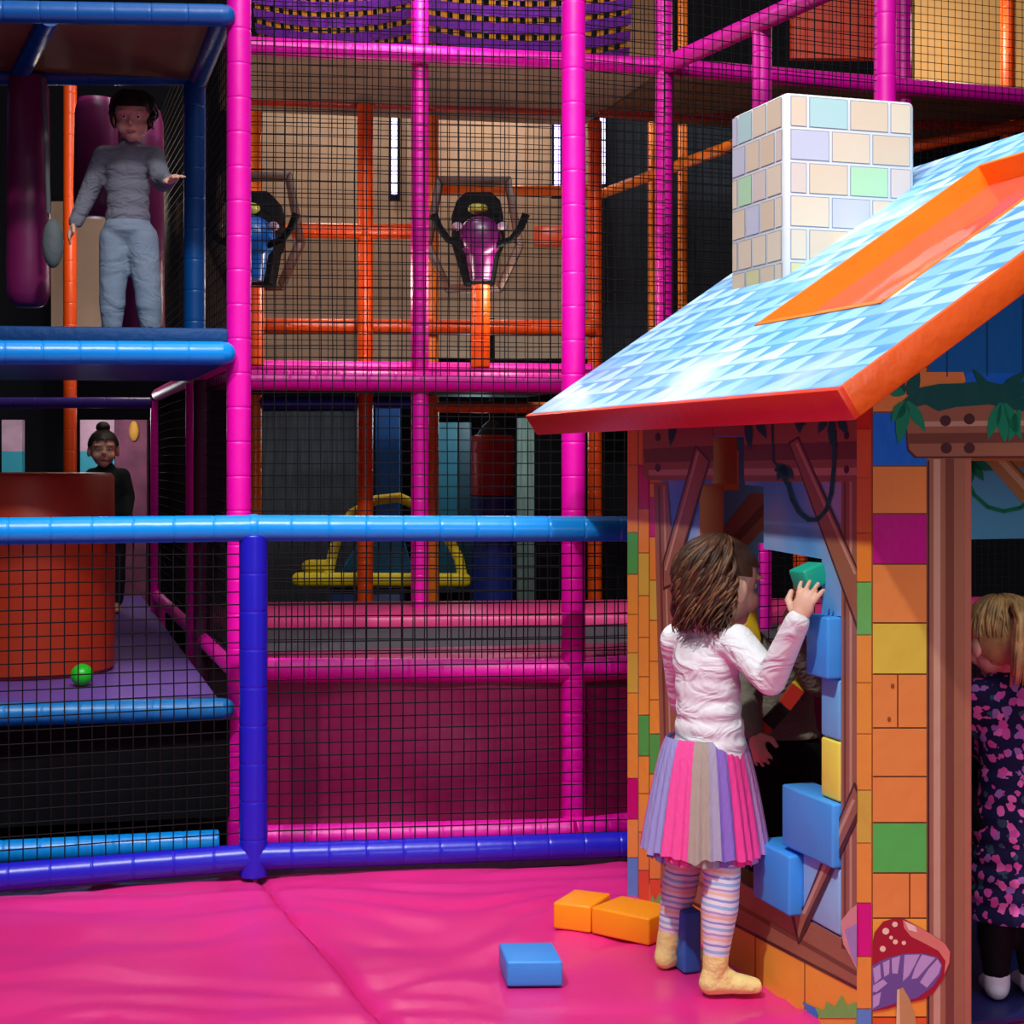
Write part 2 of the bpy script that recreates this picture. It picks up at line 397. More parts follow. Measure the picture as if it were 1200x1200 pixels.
# ------------------------------------------------------------------ orange frame behind
of = empty('orange_frame', P(430, 720, 7.7), 'orange padded pole frame behind the magenta climbing frame', 'climbing frame')
def obeam(a, c, m=ORG, r=.036): return padtube(a, c, m, r).build('beam', of)
def opost(px, Y, z0, z1, m=ORG, r=.036): return vpost(px, Y, z0, z1, m, of, r)
opost(428, 7.62, ZF, 2.9, ORG, .038); opost(299, 7.75, ZF, 2.9, ORGL, .034); opost(506, 7.9, ZF, 2.9, ORGL, .034)
opost(697, 8.0, ZF, 2.9, ORG, .036); opost(82, 8.2, ZF, 3.3, ORG, .034)
obeam(P(285, 116, 7.72), P(690, 129, 7.95), vinyl('rust_vinyl', (168, 40, 14), .4), .03)
obeam(P(342, 270, 7.6), P(428, 271, 7.62)); obeam(P(428, 271, 7.62), P(492, 271, 7.65)); obeam(P(299, 269, 8.2), P(342, 269, 8.2), ORGL, .03)
obeam(P(506, 222, 8.1), P(697, 224, 8.2), ORGL, .027)
obeam(P(285, 382, 7.7), P(697, 384, 7.95), ORG, .038)
obeam(P(506, 477, 7.9), P(697, 478, 8.0), ORGL, .028)
obeam(P(703, 228, 8.3), P(870, 166, 6.95), ORGL, .026)
obeam(P(700, 130, 7.96), P(1240, 150, 8.3), vinyl('rust_vinyl', (168, 40, 14)), .03)
obeam(P(1020, 182, 7.9), P(1230, 140, 7.9), ORG, .03)
opost(765, 8.6, 1.2, 3.2, ORGL, .026); opost(800, 8.7, 1.2, 4.0, ORGL, .026); opost(1181, 8.3, 1.6, 4.2, ORG, .036)
MB().obox(P(626, 287, 8.1), V((.15, 0, 0)), V((0, .12, 0)), V((0, 0, .1)), ORG).build('block', of, bevel=.01)
obeam(P(-40, 472, 7.2), P(178, 472, 7.3), vinyl('violet_vinyl', (70, 44, 150), .3), .025)
obeam(P(290, 472, 7.75), P(492, 472, 7.8), vinyl('indigo_vinyl', (40, 44, 170), .3), .028)

# ------------------------------------------------------------------ back partitions and coloured panels
def panel(name, x0, y0, x1, y1, Y, m, label, cat='panel', group=None, t=.06):
    a = P(x0, y1, Y); c = P(x1, y0, Y)
    o = MB().box((a.x, Y, a.z), (c.x, Y+t, c.z), m).build(name, smooth=False); return tag(o, label, cat, group)
panel('partition_panel', 286, 118, 497, 425, 9.0, BEIGE, 'beige boarded partition behind the left blaster window', 'partition', 'beige partitions')
panel('partition_panel', 60, 236, 285, 425, 9.05, BEIGE, 'beige boarded partition behind the upper level of the blue platform', 'partition', 'beige partitions')
panel('partition_panel', 498, 118, 690, 420, 9.02, BEIGE, 'beige boarded partition behind the purple blaster', 'partition', 'beige partitions')
panel('partition_panel', 1072, -60, 1230, 110, 8.9, mat('tan_board', (214, 168, 104), .7, .3, 0, 1, .12, 3), 'tan boarded partition at top right above the chimney', 'partition')
panel('partition_panel', 735, -60, 770, 76, 8.9, BROWNB, 'narrow brown partition at top between the magenta posts', 'partition')
panel('slide_panel', 928, -60, 1032, 68, 8.0, vinyl('slide_orange', (226, 62, 10), .4), 'orange slide panel at top, left of the double magenta posts', 'slide panel')
panel('curtain', 700, 130, 780, 470, 9.2, DKG, 'dark grey curtain left of the far magenta post above the roof', 'curtain', 'dark curtains')
panel('curtain', 782, 130, 1000, 420, 9.25, DKG, 'dark grey curtain right of the far magenta post by the chimney', 'curtain', 'dark curtains')
panel('curtain', 302, 482, 425, 740, 9.3, mat('grey_curtain', (62, 68, 74), .8, .2, 0, 1, .45, 10, stretch=(8, 1, .3)), 'grey pleated curtain behind the left half of the trampoline', 'curtain', 'dark curtains')
panel('curtain', 606, 490, 626, 720, 9.2, mat('grey_green_curtain', (120, 140, 132), .8, .2, 0, 1, .3, 10, stretch=(8, 1, .3)), 'narrow grey green curtain beside the red and blue punch bag', 'curtain')
panel('wall_pad', 440, 478, 468, 730, 8.4, vinyl('blue_pad', (0, 90, 168), .35), 'tall blue wall pad behind the yellow tube frame', 'wall pad')
panel('wall_pad', 512, 495, 536, 690, 9.1, vinyl('teal_pad', (20, 98, 118), .4), 'tall teal wall pad left of the punch bag', 'wall pad')
panel('wall_pad', 537, 495, 552, 690, 9.12, vinyl('dark_teal_pad', (14, 58, 74), .4), 'dark teal wall pad touching the punch bag', 'wall pad')
panel('grey_board', 515, 393, 540, 420, 9.95, mat('dim_teal', (48, 76, 84), .6), 'dim teal board in the gap under the purple blaster', 'board')
panel('grey_board', 545, 395, 640, 422, 9.95, mat('dim_green', (62, 74, 72), .7, .3, 0, 1, .4, 12), 'dim green grey board under the orange beam', 'board')
# mural behind the lower deck
def mural(x0, x1, label):
    Y = 9.4; o = MB(); a = P(x0, 572, Y); c = P(x1, 492, Y); mid = P(x0, 529, Y).z
    o.box((a.x, Y, a.z-.25), (c.x, Y+.05, mid), mat('cyan_print', (60, 170, 190), .6)); o.box((a.x, Y, mid), (c.x, Y+.05, c.z), mat('rose_print', (206, 168, 186), .6, .3, 0, 1, .2, 8))
    return tag(o.build('wall_mural', smooth=False), label, 'mural', 'pink and cyan murals')
mural(94, 134, 'pink and cyan printed wall panel right of the orange post, under the platform')
mural(2, 26, 'narrow pink and cyan printed wall panel at far left under the platform')
o = MB(); a = P(135, 572, 9.42); c = P(172, 492, 9.42); o.box((a.x, 9.42, a.z-.7), (c.x, 9.47, c.z), mat('dusky_print', (128, 70, 96), .6, .3, 0, 1, .3, 8)); o.ell(P(157, 505, 9.4), (.03, .02, .06), mat('amber_print', (220, 160, 60), .6))
tag(o.build('wall_mural', smooth=False), 'dusky rose wall panel with an amber mark, under the platform', 'mural')

# light tubes
def ltube(px, y0, y1, Y, label):
    a = P(px, y0, Y); c = P(px, y1, Y)
    o = MB().lathe(c, a-c, [(0, .001), (0, .016), ((a-c).length, .016), ((a-c).length, .001)], mat('violet_tube_light', (190, 180, 255), .4, .5, emit=3.2), 12).build('light_tube')
    MB().obox(c+V((-.03, .017, -.03)), V((.06, 0, 0)), V((0, .03, 0)), V((0, 0, (a-c).length+.06)), BLK).build('mount', o, smooth=False)
    return tag(o, label, 'light', 'violet tube lights')
ltube(462, 138, 228, 8.9, 'glowing violet tube light beside the thin magenta post')
ltube(653, 143, 225, 8.9, 'glowing violet tube light at left edge of the thick magenta post')
ltube(706, 138, 215, 8.9, 'violet tube light at the edge of the dark curtain')

# hexagon ports and blasters
def hexport(cx, cy, w, h, Y, label):
    b = MB(); t = 9
    pts = [(-.37, -.5), (.37, -.5), (.5, .1), (.28, .5), (-.28, .5), (-.5, .1)]
    outer = [P(cx+x*w, cy+y*h, Y) for x, y in pts]; inner = [P(cx+x*(w-2.2*t), cy+y*(h-2*t), Y) for x, y in pts]
    d = V((0, .07, 0)); m = vinyl('brown_frame_vinyl', (84, 50, 38), .45)
    for i in range(6):
        j = (i+1) % 6
        b.hexa([outer[i], outer[j], inner[j], inner[i]]+[q+d for q in (outer[i], outer[j], inner[j], inner[i])], m)
    return tag(b.build('hexagon_port', bevel=.006), label, 'window frame', 'hexagon blaster windows')
hexport(555, 274, 118, 136, 7.42, 'dark brown hexagonal window frame around the purple blaster')
hexport(298, 270, 116, 138, 7.3, 'dark brown hexagonal window frame around the blue blaster')
def blaster(cx, Y, m, label, zbase):
    c = P(cx, 277, Y); bz = P(cx, 378, Y).z
    e = empty('ball_blaster', V((c.x, Y, bz)), label, 'ball blaster', 'ball blasters')
    padtube(V((c.x, Y, zbase)), V((c.x, Y, c.z-.22)), ORG, .043).build('pedestal', e)
    hd = MB(); hd.lathe(c+V((-.015, .02, .02)), (0, 1, 0), [(0, .001), (0, .09), (.01, .115), (.2, .125), (.34, .1), (.34, .001)], BLK, 24)
    hd.loft([[c+V((sx*w+ox, .1+oy, z)) for sx, oy in ((-1, -.05), (1, -.05), (1, .15), (-1, .15))] for z, w, ox in ((-.2, .07, -.01), (-.05, .105, -.02), (.1, .118, -.015), (.17, .1, -.01), (.21, .06, -.01))], BLK)
    hd.build('hood', e, bevel=.01)
    bd = MB(); bd.lathe(c+V((0, -.12, -.01)), (0, 1, 0), [(0, .001), (0, .04), (.012, .075), (.03, .09), (.12, .095), (.16, .07), (.16, .001)], m, 26)
    bd.lathe(c+V((0, -.03, -.2)), (0, 0, 1), [(0, .001), (0, .045), (.08, .06), (.16, .075), (.16, .001)], m, 20); bd.build('body', e)
    cp = MB(); cp.ell(c+V((-.01, -.06, .115)), (.045, .05, .025), mat('lime_plastic', (176, 170, 70), .4)); cp.build('sight', e)
    for sx in (-1, 1):
        h = MB(); h.path([c+V((sx*.07, -.08, -.05)), c+V((sx*.14, -.11, -.03)), c+V((sx*.18, -.13, .02)), c+V((sx*.205, -.14, .08))], [.016, .016, .017, .018], BLK, 10)
        h.build('handle', e)
        g2 = MB(); g2.ell(c+V((sx*.1, -.1, .03)), (.024, .03, .02), mat('pale_grip', (170, 140, 160), .4)); g2.build('trigger', e)
    return e
blaster(563, 7.2, vinyl('purple_plastic', (104, 22, 92), .28), 'purple ball blaster on an orange pedestal in a hexagonal window', 1.62)
blaster(298, 7.05, vinyl('blue_plastic', (10, 92, 176), .28), 'blue ball blaster half hidden behind the thick left magenta post', 1.62)

# ------------------------------------------------------------------ yellow frame and punch bag
YEL = vinyl('yellow_vinyl', (240, 214, 20), .35)
yf = empty('tube_frame', P(450, 690, 8.0), 'yellow tubular arch frame with a blue seat behind the trampoline', 'play frame')
padtube(P(350, 679, 8.0), P(544, 680, 8.0), YEL, .036, ball0=True, ball1=True).build('base_tube', yf)
MB().path([P(384, 676, 8.0), P(392, 640, 8.05), P(412, 602, 8.1), P(440, 586, 8.15), P(468, 583, 8.2), P(496, 596, 8.15), P(522, 625, 8.1), P(538, 655, 8.05), P(542, 676, 8.0)], .026, YEL, 12).build('arch_tube', yf)
padtube(P(362, 664, 8.1), P(385, 664, 8.1), YEL, .036, ball0=True).build('stub_tube', yf)
MB().loft([[P(x, y, 8.2+o2) for x, o2 in ((a, 0), (b2, 0), (b2, .35), (a, .35))] for y, a, b2 in ((672, 398, 486), (648, 412, 478), (615, 432, 470))], vinyl('seat_blue', (20, 130, 190), .4)).build('seat', yf, bevel=.02)
MB().box((P(385, 0, 8.05).x, 8.05, .0), (P(470, 0, 8.05).x, 8.4, P(0, 688, 8.05).z), vinyl('base_blue', (10, 50, 100), .4)).build('base', yf, bevel=.01)
pbg = empty('punch_bag', P(577, 720, 8.2), 'red and dark blue upright punch bag behind the trampoline', 'punch bag')
q = P(577, 0, 8.2); rr = .108
MB().lathe((q.x, 8.2, P(0, 580, 8.2).z), (0, 0, 1), [(0, .001), (0, rr), (.29, rr), (.305, rr*.93), (.31, .001)], vinyl('dark_red_vinyl', (150, 10, 14), .4), 28).build('upper_roll', pbg)
MB().lathe((q.x, 8.2, .0), (0, 0, 1), [(0, .001), (0, rr), (1.02, rr), (1.024, .001)], vinyl('navy_roll_vinyl', (14, 44, 130), .4), 28).build('lower_roll', pbg)
MB().lathe((q.x, 8.2, 1.33), (0, 0, 1), [(0, .001), (0, .08), (.05, .05), (.08, .015), (.6, .012), (.6, .001)], BLK, 16).build('hanger', pbg)

# ------------------------------------------------------------------ playhouse
HN = V((.728, 3.23, 0)); HD = V((-.309, .951, 0)).normalized(); HR = V((HD.y, -HD.x, 0)); UZ = V((0, 0, 1))
def H(a, b, z): return HN+HR*a+HD*b+UZ*z
def hit(px, py, pt, n):
    d = RD(px, py); return CAM+d*((pt-CAM).dot(n)/d.dot(n))
def SWp(px, py, off=0): return hit(px, py, HN-HR*off, HR)
def FWp(px, py, off=0): return hit(px, py, HN-HD*off, HD)
BI = 1.24
def BWp(px, py, off=0): return hit(px, py, H(0, BI-off, 0), HD)
TS = .67; TH = math.atan(TS); RN = (-HR*sin(TH)+UZ*cos(TH)); RE = (HR*cos(TH)+UZ*sin(TH)); RZ0 = 1.4616
def RTp(px, py, off=0): return hit(px, py, H(0, 0, RZ0)+RN*off, RN)
def ab(q): q = q-HN; return q.dot(HR), q.dot(HD)
def bz(q): return ((q-HN).dot(HD), q.z)
LAY = .0012
def dec(mb, fn, pts, m, lay=1): mb.poly([fn(x, y, LAY*lay) for x, y in pts], m)
def rect(mb, fn, x0, y0, x1, y1, m, lay=1, g=0): dec(mb, fn, [(x0+g, y0+g), (x1-g, y0+g), (x1-g, y1-g), (x0+g, y1-g)], m, lay)
def circ(mb, fn, x, y, rx, m, lay=1, ry=None, rot=0):
    ry = ry or rx; pts = []
    for i in range(16):
        t = 2*pi*i/16; u, w = rx*cos(t), ry*sin(t); pts.append((x+u*cos(rot)-w*sin(rot), y+u*sin(rot)+w*cos(rot)))
    dec(mb, fn, pts, m, lay)
def leaf(mb, fn, x, y, ang, L, W, m, lay=3):
    pts = []
    for t, w in ((0, .12), (.2, .7), (.45, 1), (.7, .7), (1, 0), (.7, -.7), (.45, -1), (.2, -.7), (0, -.12)):
        u, k = L*t, W*w/2; pts.append((x+u*cos(ang)-k*sin(ang), y+u*sin(ang)+k*cos(ang)))
    dec(mb, fn, pts, m, lay)
def ribbon(mb, fn, pts, w, m, lay=3):
    for i in range(len(pts)-1):
        (x0, y0), (x1, y1) = pts[i], pts[i+1]; d = sqrt((x1-x0)**2+(y1-y0)**2); nx, ny = -(y1-y0)/d*w/2, (x1-x0)/d*w/2
        ex, ey = (x1-x0)/d*w*.25, (y1-y0)/d*w*.25
        dec(mb, fn, [(x0+nx-ex, y0+ny-ey), (x1+nx+ex, y1+ny+ey), (x1-nx+ex, y1-ny+ey), (x0-nx-ex, y0-ny-ey)], m, lay)
def pv(name, rgb, **k): return vinyl('print_'+name, rgb, .46, .12, 18)
OR1 = pv('orange', (246, 154, 50)); OR2 = pv('amber', (250, 170, 60)); ORR = pv('red_orange', (232, 92, 30)); OR3 = pv('tan_orange', (234, 142, 68))
YB = pv('yellow', (226, 196, 68)); GB = pv('green', (86, 188, 84)); MB_ = pv('magenta', (214, 6, 122)); BB = pv('blue', (44, 132, 226)); LBB = pv('light_blue', (88, 160, 232))
LINE = pv('brick_line', (150, 76, 30)); TIM = pv('timber', (160, 104, 76)); TIML = pv('timber_light', (202, 158, 132)); TIMD = pv('timber_dark', (118, 66, 50)); TIMX = pv('timber_outline', (78, 38, 40))
TAN = pv('tan_timber', (196, 148, 92)); TANL = pv('tan_light', (232, 196, 148)); TAND = pv('tan_dark', (150, 102, 58))
LEAF = pv('leaf', (14, 140, 98)); LEAFD = pv('leaf_dark', (8, 86, 80)); LEAFL = pv('leaf_light', (130, 190, 90)); GRASS = pv('grass', (120, 196, 92))
PLANK = pv('plank', (0, 104, 178)); PLANKD = pv('plank_line', (0, 66, 120)); BRI = pv('bright_blue', (10, 110, 220))
def skymat():
    m = mat('print_sky', (86, 148, 222), .46, .5, .12, 18); g = NG(m)
    tc = g.n('ShaderNodeTexCoord'); n = g.n('ShaderNodeTexNoise'); n.inputs['Scale'].default_value = 3.2; g.l(tc.outputs['Object'], n.inputs['Vector'])
    c = g.ramp(n.outputs['Fac'], [(.38, (70, 152, 228)), (.5, (104, 176, 238)), (.62, (172, 186, 228))], False); g.l(c, g.b.inputs['Base Color']); return m
SKY = skymat()
hs = empty('playhouse', H(.9, .6, 0), 'foam playhouse with blue shingle roof, brick chimney and timber frame print', 'playhouse')
def slab(loops2d, f, th, m, mi=None):  # loops in 2D, f(u,v,w) -> point, w in [0,th]
    b = MB(); flat = [q for l in loops2d for q in l]
    tris = tessellate_polygon([[V((u, v, 0)) for u, v in l] for l in loops2d])
    b.add([f(u, v, 0) for u, v in flat], tris, m); b.add([f(u, v, th) for u, v in flat], [tuple(reversed(t)) for t in tris], mi or m)
    for l in loops2d:
        n = len(l)
        for i in range(n):
            (u0, v0), (u1, v1) = l[i], l[(i+1) % n]; b.poly([f(u0, v0, 0), f(u1, v1, 0), f(u1, v1, th), f(u0, v0, th)], mi or m)
    return b
# side wall
holepx = [(820, 567), (835, 567), (835, 512), (873, 512), (873, 568), (895, 570), (895, 643), (963, 655), (963, 722)]
hole = [bz(SWp(x, y)) for x, y in holepx]+[(.125, .8745), (.125, .2), (.87, .2), (.87, .95)]
hole.append((hole[0][0], .95))
sw = slab([[(.066, 0), (BI, 0), (BI, 1.388), (.066, 1.388)], hole], lambda b_, z, w: H(w, b_, z), .066, SKY, pv('inside', (168, 104, 62)))
S = SWp
rect(sw, S, 748, 480, 776, 1100, LINE, .5)
def bricks(mb, fn, x0, x1, rows, gap=.9):
    for r in rows:
        y0, y1, m = r[:3]
        if len(r) > 3: rect(mb, fn, x0, y0, r[3], y1, m, 1.5, gap); rect(mb, fn, r[3], y0, x1, y1, m, 1.5, gap)
        else: rect(mb, fn, x0, y0, x1, y1, m, 1.5, gap)
bricks(sw, S, 748, 761, [(488, 545, OR1), (545, 596, MB_), (596, 648, OR1), (648, 698, YB), (698, 747, OR2), (747, 793, OR2), (793, 838, OR2), (838, 886, GB), (886, 930, OR2), (930, 975, OR2), (975, 1020, OR1), (1020, 1066, ORR)], .5)
bricks(sw, S, 761, 776, [(510, 566, OR1), (566, 583, OR2), (583, 629, MB_), (629, 680, OR1), (680, 727, YB), (727, 775, OR2), (775, 820, OR2), (820, 860, OR2), (860, 907, GB), (907, 950, OR2), (950, 997, OR2), (997, 1030, OR1), (1030, 1080, ORR)], .5)
# lower brick band and sill
dec(sw, S, [(760, 1035), (1006, 1150), (1006, 1250), (760, 1100)], OR2, .7)
for xa in (800, 838, 885, 943): ribbon(sw, S, [(xa, 1040+(xa-760)*.45), (xa, 1070+(xa-760)*.72)], 1.2, LINE, 1)
dec(sw, S, [(774, 982), (1004, 1110), (1004, 1160), (774, 1040)], TIM, 1.6)
dec(sw, S, [(774, 1006), (1004, 1138), (1004, 1144), (774, 1012)], TIMD, 1.9)
dec(sw, S, [(774, 1036), (1004, 1156), (1004, 1160), (774, 1040)], TIMX, 1.9)
dec(sw, S, [(766, 565), (782, 565), (792, 700), (793, 990), (776, 985)], TIM, 1.6)
ribbon(sw, S, [(772, 570), (782, 985)], 2.5, TIMD, 1.8); ribbon(sw, S, [(778, 570), (788, 985)], 2, TIML, 1.8)
rect(sw, S, 986, 560, 1004, 1112, TIM, 1.6); ribbon(sw, S, [(990, 565), (990, 1100)], 2.5, TIMD, 1.8); ribbon(sw, S, [(997, 565), (997, 1100)], 3, TIML, 1.8)
for bmp in ([(753, 498), (836, 493), (836, 563), (760, 563), (753, 555)], [(872, 491), (1004, 484), (1004, 565), (872, 564)], [(834, 493), (875, 491), (875, 511), (834, 511)]): dec(sw, S, bmp, TIM, 1.7)
for bmp in ([(760, 551), (836, 549), (836, 557), (760, 557)], [(872, 549), (1004, 548), (1004, 557), (872, 557)]): dec(sw, S, bmp, TIML, 1.9)
for bmp in ([(754, 526), (836, 522), (836, 540), (756, 542)], [(872, 521), (1004, 517), (1004, 538), (872, 540)]): dec(sw, S, bmp, TIMD, 1.8)
rect(sw, S, 755, 486, 800, 501, pv('violet', (106, 84, 190)), 1.9)
dec(sw, S, [(924, 518), (936, 511), (1004, 663), (1004, 738), (990, 700)], TIMX, 2.0); dec(sw, S, [(926, 520), (935, 514), (1004, 668), (1004, 730), (991, 696)], TIM, 2.2); ribbon(sw, S, [(934, 520), (1002, 672)], 3, TIML, 2.4)
dec(sw, S, [(815, 521), (833, 540), (789, 686), (777, 692), (776, 660)], TIMX, 2.0); dec(sw, S, [(816, 525), (830, 541), (787, 684), (778, 688), (778, 660)], TIM, 2.2); ribbon(sw, S, [(818, 530), (780, 668)], 2.5, TIML, 2.4)
for x, y in ((771, 512), (771, 548), (992, 510), (992, 550)): circ(sw, S, x, y, 3.2, TIMX, 2.2, 5)
ribbon(sw, S, [(923, 566), (928, 585), (936, 600), (947, 609), (958, 609), (968, 598), (974, 578), (977, 550), (978, 505)], 5, LEAFD, 2.7)
ribbon(sw, S, [(905, 492), (906, 540), (918, 556)], 2.5, LEAFD, 2.7)
for an, L in ((1.0, 20), (1.5, 24), (2.0, 20), (2.6, 14)): leaf(sw, S, 919, 545, an, L, 10, LEAFD, 2.8)
for x, an, L in ((975, 1.6, 36), (982, 1.1, 24), (968, 2.0, 22), (790, 1.7, 36), (876, 1.5, 40), (885, 1.1, 30), (936, 1.5, 20), (930, .6, 18)): leaf(sw, S, x, 488, an, L, 10, LEAFD, 2.8)
# broken branch, mushroom edge and grass on the low part
dec(sw, S, [(1001, 916), (1004, 920), (1004, 962), (945, 1090), (935, 1107), (926, 1068), (942, 1062), (970, 990)], TIMX, 3.2)
dec(sw, S, [(1001, 922), (1004, 930), (1004, 952), (943, 1080), (936, 1100), (930, 1070), (944, 1066), (972, 992)], TIM, 3.4)
ribbon(sw, S, [(1000, 938), (942, 1070)], 4, TIML, 3.6)
dec(sw, S, [(985, 1080), (996, 1066), (1004, 1060), (1004, 1136), (997, 1122), (988, 1106)], pv('pink_cap', (228, 160, 160)), 3.2)
dec(sw, S, [(990, 1090), (1004, 1082), (1004, 1134), (997, 1118)], pv('gills', (172, 150, 206)), 3.4)
dec(sw, S, [(1004, 1193), (960, 1193), (955, 1180), (966, 1184), (968, 1174), (978, 1180), (986, 1166), (992, 1178), (1004, 1174), (1004, 1230), (990, 1225)], GRASS, 2.2)
dec(sw, S, [(940, 1174), (958, 1182), (958, 1194), (946, 1186)], BB, 2.1)
dec(sw, S, [(761, 1062), (764, 1048), (768, 1056), (773, 1046), (778, 1060), (778, 1078), (763, 1070)], GRASS, 2.2)
sw.build('side_wall', hs, smooth=False)
sr = slab([[(.066, 0), (BI, 0), (BI, 1.388), (.066, 1.388)], [(.2, .25), (1.1, .25), (1.1, 1.1), (.2, 1.1)]], lambda b_, z, w: H(1.82-w, b_, z), .066, SKY, OR3)
sr.build('side_wall', hs, smooth=False)
# front wall
zt = 1.388; pk = 1.99
fw = slab([[(0, 0), (.2317, 0), (.2317, 1.2), (1.59, 1.2), (1.59, 0), (1.82, 0), (1.82, zt), (.91, pk), (0, zt)]], lambda a, z, w: H(a, w, z), .066, LINE, OR3)
W = FWp
bricks(fw, W, 1022, 1086.5, [(430, 483, OR3), (483, 546, BRI), (546, 602, OR3), (602, 661, pv('plum', (190, 0, 130))), (661, 730, OR3), (730, 790, YB), (790, 853, OR3, 1052), (853, 910, OR3), (910, 964, OR3), (964, 1023, GB), (1023, 1076, OR3, 1066), (1076, 1130, OR2), (1130, 1192, OR1), (1192, 1250, ORR)])
for x, y in ((1046, 804), (1042, 843)): circ(fw, W, x, y, 2.2, LINE, 2, 3)
fw.poly([H(.13, -LAY, 1.372), H(1.70, -LAY, 1.372), H(1.70, -LAY, 1.46), H(.91, -LAY, pk-.01), H(.13, -LAY, 1.465)], PLANK)
for x, yt in ((1110, 412), (1157, 378), (1199, 350)): ribbon(fw, W, [(x, yt), (x, 441)], 1.6, PLANKD, 2)
rect(fw, W, 1132, 437, 1260, 478, BRI, 1.6); dec(fw, W, [(1066, 436), (1129, 436), (1132, 446), (1128, 452), (1066, 456)], OR3, 1.8)
dec(fw, W, [(1086, 530), (1138.3, 530), (1138.3, 1250), (1086, 1250)], TIM, 1.7)
for x, w, m in ((1088, 2.5, TIMX), (1098, 8, TIML), (1113, 10, TIMD), (1126, 6, TIM), (1134, 6, pv('timber_warm', (176, 106, 84)))): ribbon(fw, W, [(x, 540), (x, 1250)], w, m, 2)
dec(fw, W, [(1064, 472), (1260, 470), (1260, 536), (1072, 537), (1063, 528), (1061, 500)], TIMX, 2.4); dec(fw, W, [(1066, 474), (1260, 472), (1260, 534), (1074, 535), (1065, 526), (1063, 500)], TIM, 2.6)
dec(fw, W, [(1064, 508), (1260, 506), (1260, 518), (1065, 520)], TIMD, 2.8); dec(fw, W, [(1075, 494), (1260, 492), (1260, 498), (1075, 500)], TIML, 2.8)
for x, y in ((1108, 493), (1136, 491), (1109, 525), (1136, 525)): circ(fw, W, x, y, 6.5, TIMX, 3.2)
# leaves over the beam
dec(fw, W, [(1058, 470), (1075, 455), (1100, 450), (1130, 449), (1155, 446), (1180, 452), (1205, 470), (1230, 465), (1230, 480), (1195, 482), (1160, 474), (1120, 477), (1100, 482), (1085, 474), (1068, 478)], LEAFD, 3.3)
for x, y, an, L, w_ in ((1062, 470, 2.2, 30, 15), (1062, 470, 1.75, 52, 17), (1064, 470, 1.05, 42, 14), (1060, 462, 3.5, 26, 14), (1172, 472, 1.9, 46, 14), (1174, 472, 1.5, 48, 16), (1178, 472, 1.15, 48, 14), (1195, 480, 1.9, 40, 14)): leaf(fw, W, x, y, an, L, w_, LEAF, 3.6)
for x, y, an, L, w_ in ((1060, 462, 4.2, 24, 14), (1064, 463, 5.2, 30, 16), (1160, 460, 4.1, 34, 10), (1170, 462, 5.6, 44, 14), (1185, 462, 5.9, 40, 18)): leaf(fw, W, x, y, an, L, w_, LEAFD, 3.5)
# mushroom
def mp(l): return [(900+x/4, 900+y/4) for x, y in l]
dec(fw, W, mp([(488, 830), (500, 770), (540, 720), (590, 705), (640, 708), (700, 740), (770, 780), (830, 820), (857, 862), (852, 920), (820, 990), (780, 1050), (730, 1085), (640, 1105), (560, 1130), (488, 1142)]), pv('cap_red', (168, 24, 44)), 3)
dec(fw, W, mp([(632, 712), (700, 742), (770, 782), (828, 822), (853, 862), (849, 915), (826, 968), (832, 905), (800, 858), (740, 825), (670, 790), (638, 750)]), pv('cap_pink', (222, 128, 112)), 3.3)
dec(fw, W, mp([(640, 718), (690, 742), (700, 770), (660, 760)]), pv('cap_shine', (240, 205, 195)), 3.6)
dec(fw, W, mp([(488, 925), (560, 890), (640, 870), (720, 868), (790, 885), (817, 920), (808, 970), (772, 1025), (700, 1078), (600, 1103), (488, 1138)]), pv('gill_line', (108, 84, 150)), 3.4)
GL = pv('gill_lilac', (190, 158, 206))
for q in ([(492, 940), (525, 920), (530, 985), (500, 1010)], [(538, 912), (570, 898), (568, 965), (545, 980)], [(580, 893), (620, 880), (608, 965), (582, 962)], [(640, 876), (712, 874), (690, 920), (660, 975), (632, 1000)], [(722, 874), (785, 890), (740, 940), (700, 985), (672, 990), (690, 935)], [(795, 895), (812, 925), (800, 965), (745, 1030), (712, 1005), (750, 945)], [(492, 1020), (540, 990), (560, 1010), (510, 1050), (492, 1050)], [(492, 1068), (530, 1050), (520, 1110), (492, 1128)]): dec(fw, W, mp(q), GL, 3.7)
for x, y, r_ in ((552, 765, 16), (595, 733, 13), (577, 795, 9), (597, 815, 12), (538, 848, 14), (637, 820, 10)): circ(fw, W, 900+x/4, 900+y/4, r_/4, pv('cap_dot', (246, 206, 176)), 3.6)
dec(fw, W, mp([(605, 1040), (632, 1028), (665, 1085), (690, 1160), (700, 1260), (600, 1260)]), TAN, 3.9); dec(fw, W, mp([(605, 1040), (616, 1036), (620, 1260), (600, 1260)]), TANL, 4.1)
# end strip of the front wall (foam edge facing the side)
def SE(px, py, off=0): return SWp(px, py, off)
bricks(fw, SE, 1003.4, 1021.6, [(480, 503, ORR), (503, 560, OR1), (560, 625, OR1), (625, 682, OR1), (682, 744, pv('lime', (112, 208, 100))), (744, 800, OR2), (800, 860, OR2), (860, 926, OR2), (926, 988, YB), (988, 1058, OR2), (1058, 1121, pv('hot_pink', (232, 8, 140))), (1121, 1182, OR2), (1182, 1250, LBB)], .5)
fw.build('front_wall', hs, smooth=False)
